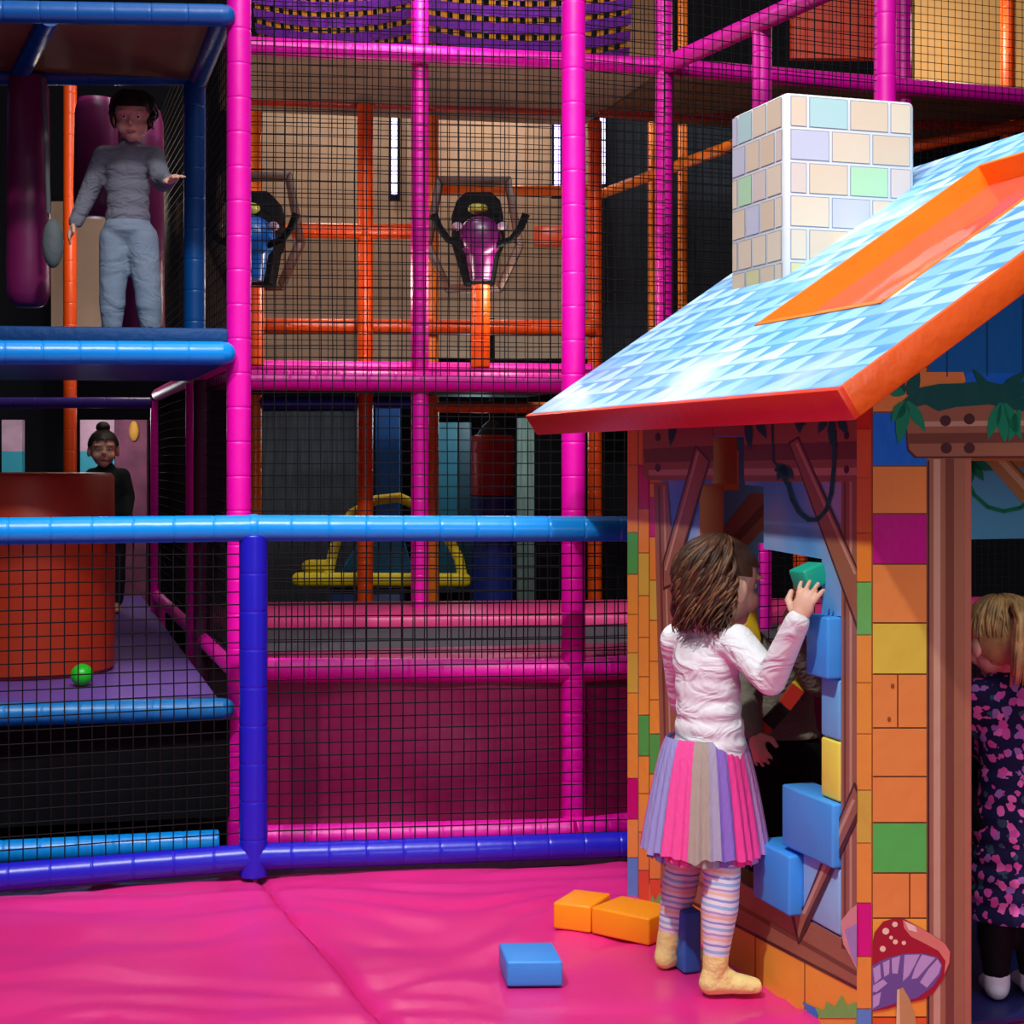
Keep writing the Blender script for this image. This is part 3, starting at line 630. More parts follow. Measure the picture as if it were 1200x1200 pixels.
# back wall
bk = slab([[(0, 0), (.372, 0), (.372, .967), (1.42, .967), (1.42, 0), (1.82, 0), (1.82, zt), (.91, pk), (0, zt)]], lambda a, z, w: H(a, BI+w, z), .07, pv('sky_inner', (96, 186, 226)), LINE)
B_ = BWp
rect(bk, B_, 760, 490, 846, 1100, LINE, .6)
bricks(bk, B_, 815, 846, [(510, 528, GB), (528, 575, OR2), (575, 645, OR2), (645, 700, OR1), (700, 760, YB)], .5)
bricks(bk, B_, 846, 866, [(510, 528, GB), (528, 575, OR2)], .5)
for x, y in ((833, 588), (838, 620)): circ(bk, B_, x, y, 2.5, TIMX, 2)
dec(bk, B_, [(846, 655), (846, 620), (880, 578), (900, 578), (900, 615), (862, 655)], TIM, 1.6); dec(bk, B_, [(850, 652), (848, 640), (896, 588), (898, 600)], TIMD, 1.9)
dec(bk, B_, [(1146, 530), (1260, 530), (1260, 548), (1192, 548), (1260, 625), (1260, 660)], TAN, 1.5)
dec(bk, B_, [(1165, 536), (1174, 536), (1260, 626), (1260, 640)], TANL, 1.8); dec(bk, B_, [(1182, 540), (1186, 540), (1260, 618), (1260, 624)], TAND, 1.8)
ribbon(bk, B_, [(1132, 560), (1142, 580), (1158, 594), (1176, 599), (1196, 595), (1215, 580)], 4.5, LEAF, 2.2)
for an in (.4, 1.0, 1.6): leaf(bk, B_, 1138, 540, an, 28, 12, LEAF, 2.2)
bricks(bk, SE, 735, 748, [(488, 545, OR1), (545, 624, OR1), (624, 673, GB), (673, 720, OR2), (720, 765, OR2), (765, 812, YB), (812, 860, OR2), (860, 912, OR2), (912, 960, MB_), (960, 1005, OR2), (1005, 1056, LBB)], .4)
bk.build('back_wall', hs, smooth=False)
MB().obox(H(.07, .07, .0), HR*1.68, HD*1.165, UZ*.012, mat('navy_floor', (20, 24, 84), .5)).build('floor_pad', hs, smooth=False)
# roof
def roofmat():
    m = mat('print_shingles', (120, 190, 240), .33, .5); g = NG(m)
    uv = g.n('ShaderNodeUVMap'); sp = g.n('ShaderNodeSeparateXYZ'); g.l(uv.outputs[0], sp.inputs[0])
    v = g.m('DIVIDE', sp.outputs[1], .074); row = g.m('FLOOR', v); fv = g.m('FRACT', v)
    u = g.m('ADD', g.m('DIVIDE', sp.outputs[0], .125), g.m('MULTIPLY', row, .5)); cell = g.m('FLOOR', u); fu = g.m('FRACT', u)
    cx = g.n('ShaderNodeCombineXYZ'); g.l(cell, cx.inputs[0]); g.l(row, cx.inputs[1]); wn = g.n('ShaderNodeTexWhiteNoise', noise_dimensions='2D'); g.l(cx.outputs[0], wn.inputs['Vector'])
    c = g.ramp(wn.outputs['Value'], [(0, (176, 226, 250)), (.3, (150, 210, 246)), (.62, (124, 194, 242)), (.86, (198, 236, 252))])
    tri = g.m('GREATER_THAN', g.m('ADD', fu, g.m('MULTIPLY', g.m('SUBTRACT', fv, .5), .9)), .72)
    n = g.n('ShaderNodeTexNoise'); n.inputs['Scale'].default_value = 5; g.l(uv.outputs[0], n.inputs['Vector'])
    dk_ = g.ramp(n.outputs['Fac'], [(.4, (74, 156, 226)), (.6, (104, 178, 236))], False)
    c = g.mix(tri, c, dk_)
    ln = g.m('LESS_THAN', fv, .10); c = g.mix(g.m('MULTIPLY', ln, .75), c, lin((70, 150, 222)))
    n2 = g.n('ShaderNodeTexNoise'); n2.inputs['Scale'].default_value = 2.2; n2.inputs['Detail'].default_value = 4; g.l(uv.outputs[0], n2.inputs['Vector'])
    wf = g.n('ShaderNodeMapRange'); wf.inputs[1].default_value = .56; wf.inputs[2].default_value = .7; g.l(n2.outputs['Fac'], wf.inputs[0])
    c = g.mix(g.m('MULTIPLY', wf.outputs[0], .6), c, lin((232, 246, 253)))
    bs = g.m('MULTIPLY', wf.outputs[0], 0)
    g.l(c, g.b.inputs['Base Color'])
    nb = g.n('ShaderNodeTexNoise'); nb.inputs['Scale'].default_value = 7; g.l(uv.outputs[0], nb.inputs['Vector'])
    bp = g.n('ShaderNodeBump'); bp.inputs['Strength'].default_value = .12; bp.inputs['Distance'].default_value = .02; g.l(nb.outputs['Fac'], bp.inputs['Height']); g.l(bp.outputs[0], g.b.inputs['Normal'])
    return m
ROOF = roofmat(); UND = vinyl('roof_underside', (140, 70, 40), .5)
A0, A1, B0, B1, RT = -.186, .909, -.2, 1.615, .06
def RP(a, b, w=0): return H(a, b, RZ0+TS*a)+RN*w
k0 = ab(RTp(890, 380)); k1 = ab(RTp(1030, 358)); k2 = ab(RTp(1145, 195))
ha0 = (k0[0]+k1[0])/2; ha1 = k2[0]; hb1 = (k0[1]+k2[1])/2; hb0 = k1[1]
print('SKYLIGHT', k0, k1, k2, ha0, ha1, hb0, hb1)
rf = MB()
def roofpiece(a0, a1, b0, b1):
    t = [(a0, b1), (a0, b0), (a1, b0), (a1, b1)]
    rf.poly([RP(a, b) for a, b in t], ROOF, [(b, a/cos(TH)) for a, b in t])
    o = [RP(a, b, -RT) for a, b in t]; rf.poly(list(reversed(o)), UND)
    for i in range(4): p, q = t[i], t[(i+1) % 4]; rf.poly([RP(*p), RP(*p, -RT), RP(*q, -RT), RP(*q)], UND)
roofpiece(A0, ha0, B0, B1); roofpiece(ha1, A1, B0, B1); roofpiece(ha0, ha1, B0, hb0); roofpiece(ha0, ha1, hb1, B1)
rf.build('roof_slope', hs, smooth=False)
r2 = MB()
def RP2(a, b, w=0):
    q = RP(a, b, w); a2, b2 = ab(q); return H(2*A1-a2, b2, q.z)
t = [(A0, B0), (A0, B1), (A1, B1), (A1, B0)]
r2.poly([RP2(a, b, 0) for a, b in t], ROOF, [(b, a/cos(TH)) for a, b in t]); r2.poly([RP2(a, b, -RT) for a, b in reversed(t)], UND)
for i in range(4): p, q = t[i], t[(i+1) % 4]; r2.poly([RP2(*p), RP2(*p, -RT), RP2(*q, -RT), RP2(*q)], UND)
r2.build('roof_slope', hs, smooth=False)
RED = vinyl('red_vinyl', (226, 58, 28), .4, .2, 16); FOR = vinyl('fascia_orange', (240, 92, 20), .36, .25, 14)
def strip3(fn, a0, a1, b0, b1, m, nm, w0=.004, w1=-RT-.004):
    c = [fn(a, b, w) for w in (w1, w0) for a, b in ((a0, b0), (a1, b0), (a1, b1), (a0, b1))]
    return MB().hexa(c, m).build(nm, hs, bevel=.003)
strip3(RP, A0-.002, A1, B0-.014, B0-.0005, FOR, 'gable_trim'); strip3(RP2, A0-.002, A1, B0-.014, B0-.0005, FOR, 'gable_trim')
strip3(RP, A0-.013, A0-.0005, B0-.014, B1, RED, 'eave_trim'); strip3(RP2, A0-.013, A0-.0005, B0-.014, B1, RED, 'eave_trim')
sk = MB(); dd = -.066
for a0, a1, b0, b1 in ((ha0, ha0+.012, hb0, hb1), (ha1-.012, ha1, hb0, hb1), (ha0, ha1, hb0, hb0+.012), (ha0, ha1, hb1-.012, hb1)):
    sk.hexa([RP(a, b, w) for w in (dd, .003) for a, b in ((a0, b0), (a1, b0), (a1, b1), (a0, b1))], vinyl('skylight_orange', (250, 124, 22), .4, .3, 10))
sko = sk.build('skylight', hs, smooth=False)
gl = MB(); nn = 14; vs = []; fs = []
for j in range(nn+1):
    for i in range(nn+1):
        a = lerp(ha0+.012, ha1-.012, i/nn); b_ = lerp(hb0+.012, hb1-.012, j/nn); e = 4*min(i, nn-i)/nn*min(j, nn-j)/nn
        vs.append(RP(a, b_, dd+.012+.02*e*noise.noise(V((i*.45, j*.45, 3)))))
for j in range(nn):
    for i in range(nn): q = j*(nn+1)+i; fs.append((q, q+1, q+nn+2, q+nn+1))
gl.add(vs, fs, mat('clear_red_vinyl', (232, 100, 78), .12, .7, alpha=.86)); gl.build('pane', sko)
# chimney
ch = MB(); ca0, ca1, cb0, cb1, cz0, cz1 = .352, .757, 1.044, 1.382, 1.66, 2.2015
MORT = vinyl('print_mortar', (206, 206, 206), .5, .06, 20)
ch.obox(H(ca0, cb0, cz0), HR*(ca1-ca0), HD*(cb1-cb0), UZ*(cz1-cz0), MORT)
cho = ch.build('chimney', hs, bevel=.018, bseg=3)
CBK = [vinyl('print_cream%d' % i, c, .5, .05, 20) for i, c in enumerate([(212, 192, 168), (210, 188, 162), (214, 196, 172), (208, 184, 158), (212, 194, 172), (168, 200, 198), (186, 186, 202), (168, 206, 164), (206, 188, 178), (202, 194, 142)])]
BLUEL = vinyl('print_blue_line', (120, 132, 160), .5)
cb = MB(); rh = .0905
faces = ((lambda u, z, o: H(ca0+u, cb0-o, z), ca1-ca0, 0), (lambda u, z, o: H(ca0-o, cb1-u, z), cb1-cb0, .45), (lambda u, z, o: H(ca1+o, cb0+u, z), cb1-cb0, .2), (lambda u, z, o: H(ca1-u, cb1+o, z), ca1-ca0, .3))
for fi, (fn, Wd, ph) in enumerate(faces):
    seq = {0: [[0, 5, 1, 2], [6, 0, 3], [8, 1, 7, 8], [2, 6, 0], [4, 1, 0, 3], [9, 2, 1]], 1: [[6, 5, 0, 1], [6, 1, 3, 8], [0, 7, 8, 2], [1, 6, 3, 2], [3, 1, 0, 2], [1, 9, 3, 0]]}.get(fi)
    for r_ in range(6):
        z1 = cz1-.006-r_*rh; z0 = z1-rh; bw_ = .126 if fi in (0, 3) else .09; u = .012-(bw_*.55 if r_ % 2 == 0 else 0); k = 0
        while u < Wd-.014:
            ua, ub = max(u, .012), min(u+bw_, Wd-.012)
            if ub-ua > .02:
                ci = seq[r_][k % len(seq[r_])] if seq else random.randrange(10)
                gp = .004
                cb.poly([fn(ua+gp, z0+gp, .0012), fn(ub-gp, z0+gp, .0012), fn(ub-gp, z1-gp, .0012), fn(ua+gp, z1-gp, .0012)], BLUEL)
                gp = .0058
                cb.poly([fn(ua+gp, z0+gp, .0018), fn(ub-gp, z0+gp, .0018), fn(ub-gp, z1-gp, .0018), fn(ua+gp, z1-gp, .0018)], CBK[ci]); k += 1
            u += bw_
tag(cb.build('brick_print', cho, smooth=False), kind=None)

# ------------------------------------------------------------------ foam blocks
FB = vinyl('foam_blue', (60, 154, 240), .42, .08, 20); FBL = vinyl('foam_light_blue', (112, 184, 240), .42, .08, 20); FY = vinyl('foam_yellow', (248, 236, 84), .42, .08, 20); FO = vinyl('foam_orange', (255, 150, 14), .42, .08, 20)
FT = vinyl('foam_teal', (24, 186, 150), .4, .08, 20); FBP = vinyl('foam_pale_blue', (150, 200, 240), .42, .08, 20)
def fblock(o, ax, ay, az, m, label, m2=None, group='foam building blocks', bev=.006):
    b = MB().obox(V(o), V(ax), V(ay), V(az), m)
    return tag(b.build('foam_block', bevel=bev, bseg=3), label, 'foam block', group)
def wblock(b0, b1, z0, z1, p, m, label): return fblock(H(-p, b0, z0), HR*(.06+p), HD*(b1-b0), UZ*(z1-z0), m, label)
wblock(.1265, .219, .742, .872, .032, FB, 'blue foam block jutting out of the wall opening at the raised hand of the girl')
wblock(.1265, .206, .612, .740, .003, FBL, 'pale blue foam block under the jutting blue block in the wall opening')
wblock(.1265, .206, .483, .610, .003, FY, 'yellow foam block in the wall opening')
wblock(.1265, .352, .345, .481, .02, vinyl('foam_sky', (70, 156, 236), .42, .08, 20), 'blue foam block directly below the yellow one')
wblock(.290, .465, .2025, .335, .035, FB, 'lowest blue foam block at the sill right of the girl\'s skirt')
wblock(.1265, .2885, .2025, .343, .002, FBP, 'pale printed foam block behind the broken branch print on the sill')
fblock((-.0117, 3.643, 0), (.128, .004, 0), (-.02, .147, 0), (0, 0, .058), vinyl('foam_azure', (60, 150, 236), .42, .08, 20), 'light blue foam block lying alone on the pink mat')
fblock((.105, 4.10, 0), (.094, -.043, 0), (.06, .128, 0), (0, 0, .068), FO, 'orange foam block on the mat, leftmost of the pair by the girl')
fblock((.2005, 4.057, 0), (.138, -.107, 0), (.085, .11, 0), (0, 0, .068), FO, 'orange foam block on the mat nearest the heel of the girl')
fblock((.40, 4.02, 0), (.03, -.022, 0), (.045, .06, 0), (0, 0, .075), ORR, 'small dark orange foam block against the wall behind the girl')
fblock(V((.402, 3.735, 0)), HR*.045, HD*.10, (0, 0, .145), vinyl('foam_deep_blue', (40, 110, 200), .42, .08, 20), 'blue foam block standing on end between the feet of the girl')
fblock(H(.62, .5, .0125), HR*.12, HD*.06, (0, 0, .13), vinyl('foam_royal', (0, 70, 170), .42), 'dark blue foam block on the playhouse floor beside the blonde child')

# ------------------------------------------------------------------ people
def caps(mb, p0, r0, p1, r1, m, n=14):
    p0, p1 = V(p0), V(p1); d = p1-p0; L = d.length; pr = []
    for i in range(5): t = pi/2*i/4; pr.append((-r0*cos(t), max(r0*sin(t), .0005)))
    for i in range(5): t = pi/2*i/4; pr.append((L+r1*sin(t), max(r1*cos(t), .0005)))
    mb.lathe(p0, d, pr, m, n)
def organic(name, fill, m, voxel=.006, smooth=6, parent=None, cuts=(), fac=.5):
    mb = MB(); fill(mb, m)
    o = mb.build(name)
    md = o.modifiers.new('r', 'REMESH'); md.mode = 'VOXEL'; md.voxel_size = voxel; md.use_smooth_shade = True
    sm = o.modifiers.new('s', 'SMOOTH'); sm.factor = fac; sm.iterations = smooth
    dg = bpy.context.evaluated_depsgraph_get(); dg.update()
    me = bpy.data.meshes.new_from_object(o.evaluated_get(dg)); o.modifiers.clear(); o.data = me
    if not me.materials: me.materials.append(m)
    if cuts:
        bm = bmesh.new(); bm.from_mesh(me)
        for p, nrm in cuts:
            gm = bm.verts[:]+bm.edges[:]+bm.faces[:]
            bmesh.ops.bisect_plane(bm, geom=gm, plane_co=V(p), plane_no=V(nrm), clear_outer=True)
        bm.to_mesh(me); bm.free()
    me.polygons.foreach_set('use_smooth', [True]*len(me.polygons)); me.update()
    if parent: o.parent = parent; o.matrix_parent_inverse = parent.matrix_world.inverted()
    return o
SKIN = mat('skin', (232, 184, 158), .5, .4, sub=.08); SKIN2 = mat('skin_fair', (226, 172, 146), .5, .4, sub=.08)
EYEW = mat('eye_white', (235, 235, 232), .2); EYED = mat('eye_dark', (40, 28, 22), .2); LIP = mat('lip', (190, 100, 100), .45)
def axes(f, u=UZ):
    f = V(f).normalized(); r = f.cross(V(u)).normalized(); u2 = r.cross(f); return r, f, u2
def mx(r, f, u): return Matrix((r, f, u)).transposed()
def person(name, label, J, s, skin):
    """J holds world joints; returns root body mesh"""
    r, f, u = axes(J['hf']); hc = V(J['head']); hx = mx(r, f, u); lat = (V(J['shR'])-V(J['shL'])).normalized(); tf = V((-lat.y, lat.x, 0)).normalized()
    if 'tf' in J and tf.dot(V(J['tf'])) < 0: tf = -tf
    tx = mx(lat, tf, lat.cross(tf)); J['tx'] = tx; J['hx'] = hx; J['tfv'] = tf
    def hp(x, y, z): return hc+hx @ V((x*s, y*s, z*s))
    def fill(mb, m):
        E = lambda p, rr, a=hx: mb.ell(p, [q*s for q in rr], m, a, 18, 10)
        E(hp(0, -.005, .015), (.074, .088, .08)); E(hp(0, .02, -.035), (.058, .063, .06)); E(hp(0, .052, -.078), (.026, .026, .022))
        for sx in (-1, 1):
            E(hp(sx*.034, .05, -.038), (.027, .028, .028)); E(hp(sx*.075, -.002, -.018), (.010, .019, .027)); E(hp(sx*.03, .072, .018), (.022, .012, .008))
        E(hp(0, .086, -.024), (.011, .013, .013)); E(hp(0, .078, -.008), (.008, .012, .02))
        caps(mb, J['neck'], .034*s, hp(0, -.012, -.05), .036*s, m)
        ch, pl = V(J['chest']), V(J['pelvis'])
        for t, w, dp, hh in ((0, .084, .06, .075), (.3, .08, .058, .07), (.55, .074, .06, .07), (.8, .078, .064, .065), (1, .082, .066, .062)):
            mb.ell(lerp(ch, pl, t), (w*s, dp*s, hh*s), m, tx, 20, 12)
        caps(mb, J['shL'], .032*s, J['shR'], .032*s, m); caps(mb, J['neck'], .034*s, ch, .05*s, m)
        for k in 'LR':
            caps(mb, J['sh'+k], .032*s, J['el'+k], .025*s, m); caps(mb, J['el'+k], .025*s, J['wr'+k], .018*s, m)
            caps(mb, J['hip'+k], .052*s, J['kn'+k], .038*s, m); kn, an = V(J['kn'+k]), V(J['an'+k])
            caf = lerp(kn, an, .35); caps(mb, kn, .037*s, caf, .038*s, m); caps(mb, caf, .037*s, an, .023*s, m)
            foot(mb, k, 0, m)
            hand(mb, k, m)
    def foot(mb, k, inf, m):
        an = V(J['an'+k]); fd = V(J['ft'+k]).normalized(); zg = J.get('z'+k, 0.0); i2 = inf
        hl = V((an.x, an.y, zg+.027*s))-fd*.012*s; mid = V((an.x, an.y, zg+.024*s))+fd*.05*s; toe = V((an.x, an.y, zg+.018*s))+fd*.092*s
        caps(mb, an, .022*s+i2, hl, .022*s+i2, m); caps(mb, hl, .022*s+i2, mid, .019*s+i2, m); caps(mb, mid, .019*s+i2, toe, .013*s+i2, m)
        sd_ = fd.cross(UZ); caps(mb, mid-sd_*.008*s, .018*s+i2, toe-sd_*.012*s-fd*.006*s, .0125*s+i2, m); caps(mb, mid+sd_*.008*s, .018*s+i2, toe+sd_*.012*s-fd*.002*s, .0125*s+i2, m); caps(mb, lerp(an, hl, .2), .02*s+i2, mid, .016*s+i2, m)
    def hand(mb, k, m):
        w = V(J['wr'+k]); h = V(J['hd'+k]).normalized(); pn_ = V(J['pn'+k]); pn_ = (pn_-h*pn_.dot(h)).normalized(); sd_ = h.cross(pn_)*(1 if k == 'R' else -1); q = s*1.0
        pc_ = w+h*.032*q; mb.ell(pc_, (.025*q, .034*q, .0135*q), m, mx(sd_, h, pn_), 14, 8); caps(mb, w, .0175*q, w+h*.02*q, .016*q, m, 10)
        for i, (o_, L) in enumerate(((-.021, .030), (-.007, .037), (.007, .035), (.021, .027))):
            p0 = w+h*.05*q+sd_*o_*q*.9; spread = sd_*o_*13; c_ = J.get('curl'+k, .45); p_ = p0; dr = (h+spread).normalized(); rr = .0062*q
            for sg in range(3):
                dr = (dr+pn_*c_*.55).normalized(); p2 = p_+dr*L*q*(.46, .32, .26)[sg]; caps(mb, p_, rr, p2, rr*.93, m, 8); p_ = p2; rr *= .93
        t0 = w+h*.016*q+sd_*.02*q; t1 = t0+(h*.55+sd_*.75+pn_*.35).normalized()*.026*q; t2 = t1+(h*.85+sd_*.2+pn_*.4).normalized()*.02*q
        caps(mb, t0, .0095*q, t1, .0085*q, m, 8); caps(mb, t1, .0085*q, t2, .0068*q, m, 8)
    o = organic(name, fill, skin, J.get('vox', .0042), 2); tag(o, label, 'person')
    e = MB(); 
    for sx in (-1, 1): 
        MB().ell(hp(sx*.028, .0685, -.002), [.0096*s]*3, EYEW, hx, 12, 8).ell(hp(sx*.028, .0745, -.002), [.0052*s]*3, EYED, hx, 10, 6).build('eye', o)
    MB().ell(hp(0, .078, -.058), (.019*s, .008*s, .007*s), LIP, hx, 12, 8).build('mouth', o)
    J['hp'] = hp; J['foot'] = foot; J['s'] = s
    return o
def torso(mb, m, J, inf, t1=1.0, top=True, flare=0):
    s = J['s']; ch, pl = V(J['chest']), V(J['pelvis'])
    for t, w, dp, hh in ((0, .084, .06, .075), (.3, .08, .058, .07), (.55, .076, .06, .07), (.8, .08, .064, .065), (1, .083, .067, .062), (1.2, .085, .069, .06), (1.5, .087, .071, .06)):
        if t <= t1: mb.ell(lerp(ch, pl, t), (w*s+inf+flare*t, dp*s+inf+flare*t, hh*s), m, J['tx'], 20, 12)
    if top: caps(mb, J['shL'], .033*s+inf, J['shR'], .033*s+inf, m); caps(mb, lerp(V(J['neck']), ch, .15), .036*s+inf, ch, .05*s+inf, m)
def sleeve(mb, m, J, k, inf, end=1.0):
    s = J['s']; el, wr = V(J['el'+k]), V(J['wr'+k]); caps(mb, J['sh'+k], .033*s+inf, el, .026*s+inf, m); caps(mb, el, .026*s+inf, lerp(el, wr, end), .020*s+inf*.8, m)
def legs(mb, m, J, inf, a_end=1.0, hips=True):
    s = J['s']
    for k in 'LR':
        kn, an = V(J['kn'+k]), V(J['an'+k]); caf = lerp(kn, an, .35); e = lerp(kn, an, a_end)
        caps(mb, J['hip'+k], .054*s+inf, kn, .039*s+inf, m); caps(mb, kn, .038*s+inf, caf, .039*s+inf, m); caps(mb, caf, .038*s+inf, e, .025*s+inf, m)
    if hips:
        pl = V(J['pelvis']); mb.ell(pl, (.084*s+inf, .068*s+inf, .07*s), m, J['tx'], 20, 12)
def hair_cap(name, J, m, par, k=1.0, low=-.03, front=.05, hl=.05):
    s = J['s']; mb = MB(); n, kk = 36, 24; hp = J['hp']; rings = []
    for i in range(kk+1):
        t = -pi/2+pi*i/kk; rr = []
        for j in range(n):
            a = 2*pi*j/n; x, y, z = .079*k*cos(t)*cos(a), .094*k*cos(t)*sin(a), .087*k*sin(t)
            w = 1+.035*noise.noise(V((a*5, t*2.2, 1))); rr.append((x*w, y*w-.006, z*w+.016))
        rings.append(rr)
    vs = [hp(*q) for rr in rings for q in rr]; L = [q for rr in rings for q in rr]; fs = []
    for i in range(kk):
        for j in range(n):
            q = (i*n+j, i*n+(j+1) % n, (i+1)*n+(j+1) % n, (i+1)*n+j); c = [sum(L[a][d] for a in q)/4 for d in range(3)]
            if c[1] > front and c[2] < hl: continue
            if c[2] < low and c[1] > -.02: continue
            if c[2] < low-.03: continue
            if abs(c[0]) > .052 and c[2] < .014 and c[1] > -.024: continue
            fs.append(q)
    mb.add(vs, fs, m); return mb.build(name, par, weld=True)
def locks(name, J, m, par, n, drop, curl, az0, az1, r0=.008, seed=1, outw=.012, ph0=(8, 75), amp=.010):
    rnd = random.Random(seed); s = J['s']; hp = J['hp']; mb = MB()
    for i in range(n):
        az = radians(rnd.uniform(az0, az1)); p0 = radians(rnd.uniform(*ph0)); dr = drop*rnd.uniform(.65, 1.05); pts = []; rr = []; K = 16; out = outw*rnd.uniform(.2, 1.2)
        phs = rnd.uniform(0, 6.28); fq = rnd.uniform(.8, 1.3)*curl; da = rnd.uniform(-.25, .25)
        arc = radians(98)-p0; La = arc*.09; tot = La+dr
        for j in range(K+1):
            t = j/K*tot
            if t < La: ph = p0+t/.09; z = cos(ph); rd = sin(ph); dz = 0
            else: ph = radians(98); z = cos(ph); rd = sin(ph)*(1-.18*(t-La)/max(dr, .01)); dz = t-La
            a2 = az+da*j/K; g_ = 1.05+out*3*(j/K)
            x = .079*rd*sin(a2)*g_; y = .094*rd*cos(a2)*g_-.006; zz_ = .088*z*g_+.016-dz
            w = amp*min(1, j/5); x += w*sin(fq*j+phs); y += w*cos(fq*j+phs)*.8
            pts.append(hp(x, y, zz_)); rr.append(r0*s*(1-.75*(j/K)**2)*(.5+.5*min(1, j/2)))
        mb.path(pts, rr, m, 6)
    return mb.build(name, par, ang=180)
def shirtmat(name, rgb, st=.5, sc=18):
    m = mat(name, rgb, .85, .15); g = NG(m); tc = g.n('ShaderNodeTexCoord'); mp_ = g.n('ShaderNodeMapping'); mp_.inputs['Scale'].default_value = (1, 1, 1.8); mp_.inputs['Rotation'].default_value = (.5, .4, 0); g.l(tc.outputs['Object'], mp_.inputs['Vector'])
    n = g.n('ShaderNodeTexNoise'); n.inputs['Scale'].default_value = sc; n.inputs['Detail'].default_value = 2.5; n.inputs['Distortion'].default_value = 1.2; g.l(mp_.outputs[0], n.inputs['Vector'])
    bp = g.n('ShaderNodeBump'); bp.inputs['Strength'].default_value = st; bp.inputs['Distance'].default_value = .03; g.l(n.outputs['Fac'], bp.inputs['Height']); g.l(bp.outputs[0], g.b.inputs['Normal']); return m
def zstripes(name, per, stops, tilt=.0):
    m = mat(name, (255, 255, 255), .8, .2); g = NG(m); ge = g.n('ShaderNodeNewGeometry'); sp = g.n('ShaderNodeSeparateXYZ'); g.l(ge.outputs['Position'], sp.inputs[0])
    z = g.m('ADD', sp.outputs[2], g.m('MULTIPLY', sp.outputs[0], tilt)); nn_ = g.n('ShaderNodeTexNoise'); nn_.inputs['Scale'].default_value = 14; g.l(ge.outputs['Position'], nn_.inputs['Vector'])
    z = g.m('ADD', z, g.m('MULTIPLY', nn_.outputs['Fac'], .012)); fr_ = g.m('FRACT', g.m('DIVIDE', z, per)); g.l(g.ramp(fr_, stops), g.b.inputs['Base Color']); return m
def bodypts(pel, che, nck, hd, Y):
    return dict(pelvis=P(*pel, Y), chest=P(*che, Y), neck=P(*nck, Y), head=P(*hd, Y))

# girl in the tutu
fg = V((.8, .6, 0)); rg = V((.6, -.8, 0))
J = dict(pelvis=P(832, 872, 3.67), chest=P(828, 775, 3.66), neck=P(834, 726, 3.655), head=P(846, 681, 3.655), hf=V((.86, .5, -.12)), tf=fg,
         shR=P(863, 752, 3.575), shL=P(794, 750, 3.74), elR=P(903, 797, 3.46), wrR=P(935, 727, 3.365), elL=P(800, 820, 3.85), wrL=P(840, 830, 3.9),
         vox=.003, hdR=V((.07, -.02, .20)), pnR=V((.55, .8, -.1)), hdL=V((.6, .5, -.3)), pnL=V((0, 0, -1)), curlR=.28,
         hipR=P(840, 888, 3.65), hipL=P(818, 886, 3.71), knR=P(846, 1030, 3.60), knL=P(802, 1012, 3.80), anR=P(838, 1132, 3.60), anL=P(783, 1105, 3.79), ftR=V((.95, .15, 0)), ftL=V((.75, .65, 0)), zR=-.003, zL=-.003)
girl = person('person', 'child with curly brown hair in a white shirt and rainbow tutu reaching for the wall', J, 1.0, SKIN)
SH = shirtmat('white_shirt', (240, 240, 242), .6, 11)
def shf(mb, m):
    torso(mb, m, J, .008, 1.6, True, .002); sleeve(mb, m, J, 'R', .009, .98); sleeve(mb, m, J, 'L', .009, .98)
organic('shirt', shf, SH, .006, 5, girl, cuts=[(P(832, 887, 3.67), (.14, 0, -1))])
LEG = zstripes('striped_leggings', .052, [(0, (236, 236, 244)), (.16, (150, 160, 220)), (.26, (238, 232, 236)), (.4, (240, 200, 170)), (.52, (226, 214, 228)), (.62, (190, 160, 210)), (.72, (236, 236, 240)), (.86, (160, 200, 236))], .1)
organic('leggings', lambda mb, m: legs(mb, m, J, .004, .9), LEG, .006, 5, girl)
SOCK = mat('pale_yellow_sock', (238, 214, 140), .85, .15, .3, 60)
def sockf(k):
    def fn(mb, m):
        J['foot'](mb, k, .004, m); an = V(J['an'+k]); caps(mb, an, .029, lerp(an, V(J['kn'+k]), .16), .030, m)
    return fn
for k in 'RL': organic('sock', sockf(k), SOCK, .005, 3, girl)
TUL = {'lav': (158, 152, 210), 'pink': (244, 84, 160), 'tan': (176, 160, 148), 'grey': (172, 164, 188), 'pur': (144, 112, 196), 'hot': (242, 70, 150), 'lil': (200, 140, 196)}
TM = {k: mat('tulle_'+k, c, .9, .1, .25, 30, stretch=(6, 6, .4)) for k, c in TUL.items()}
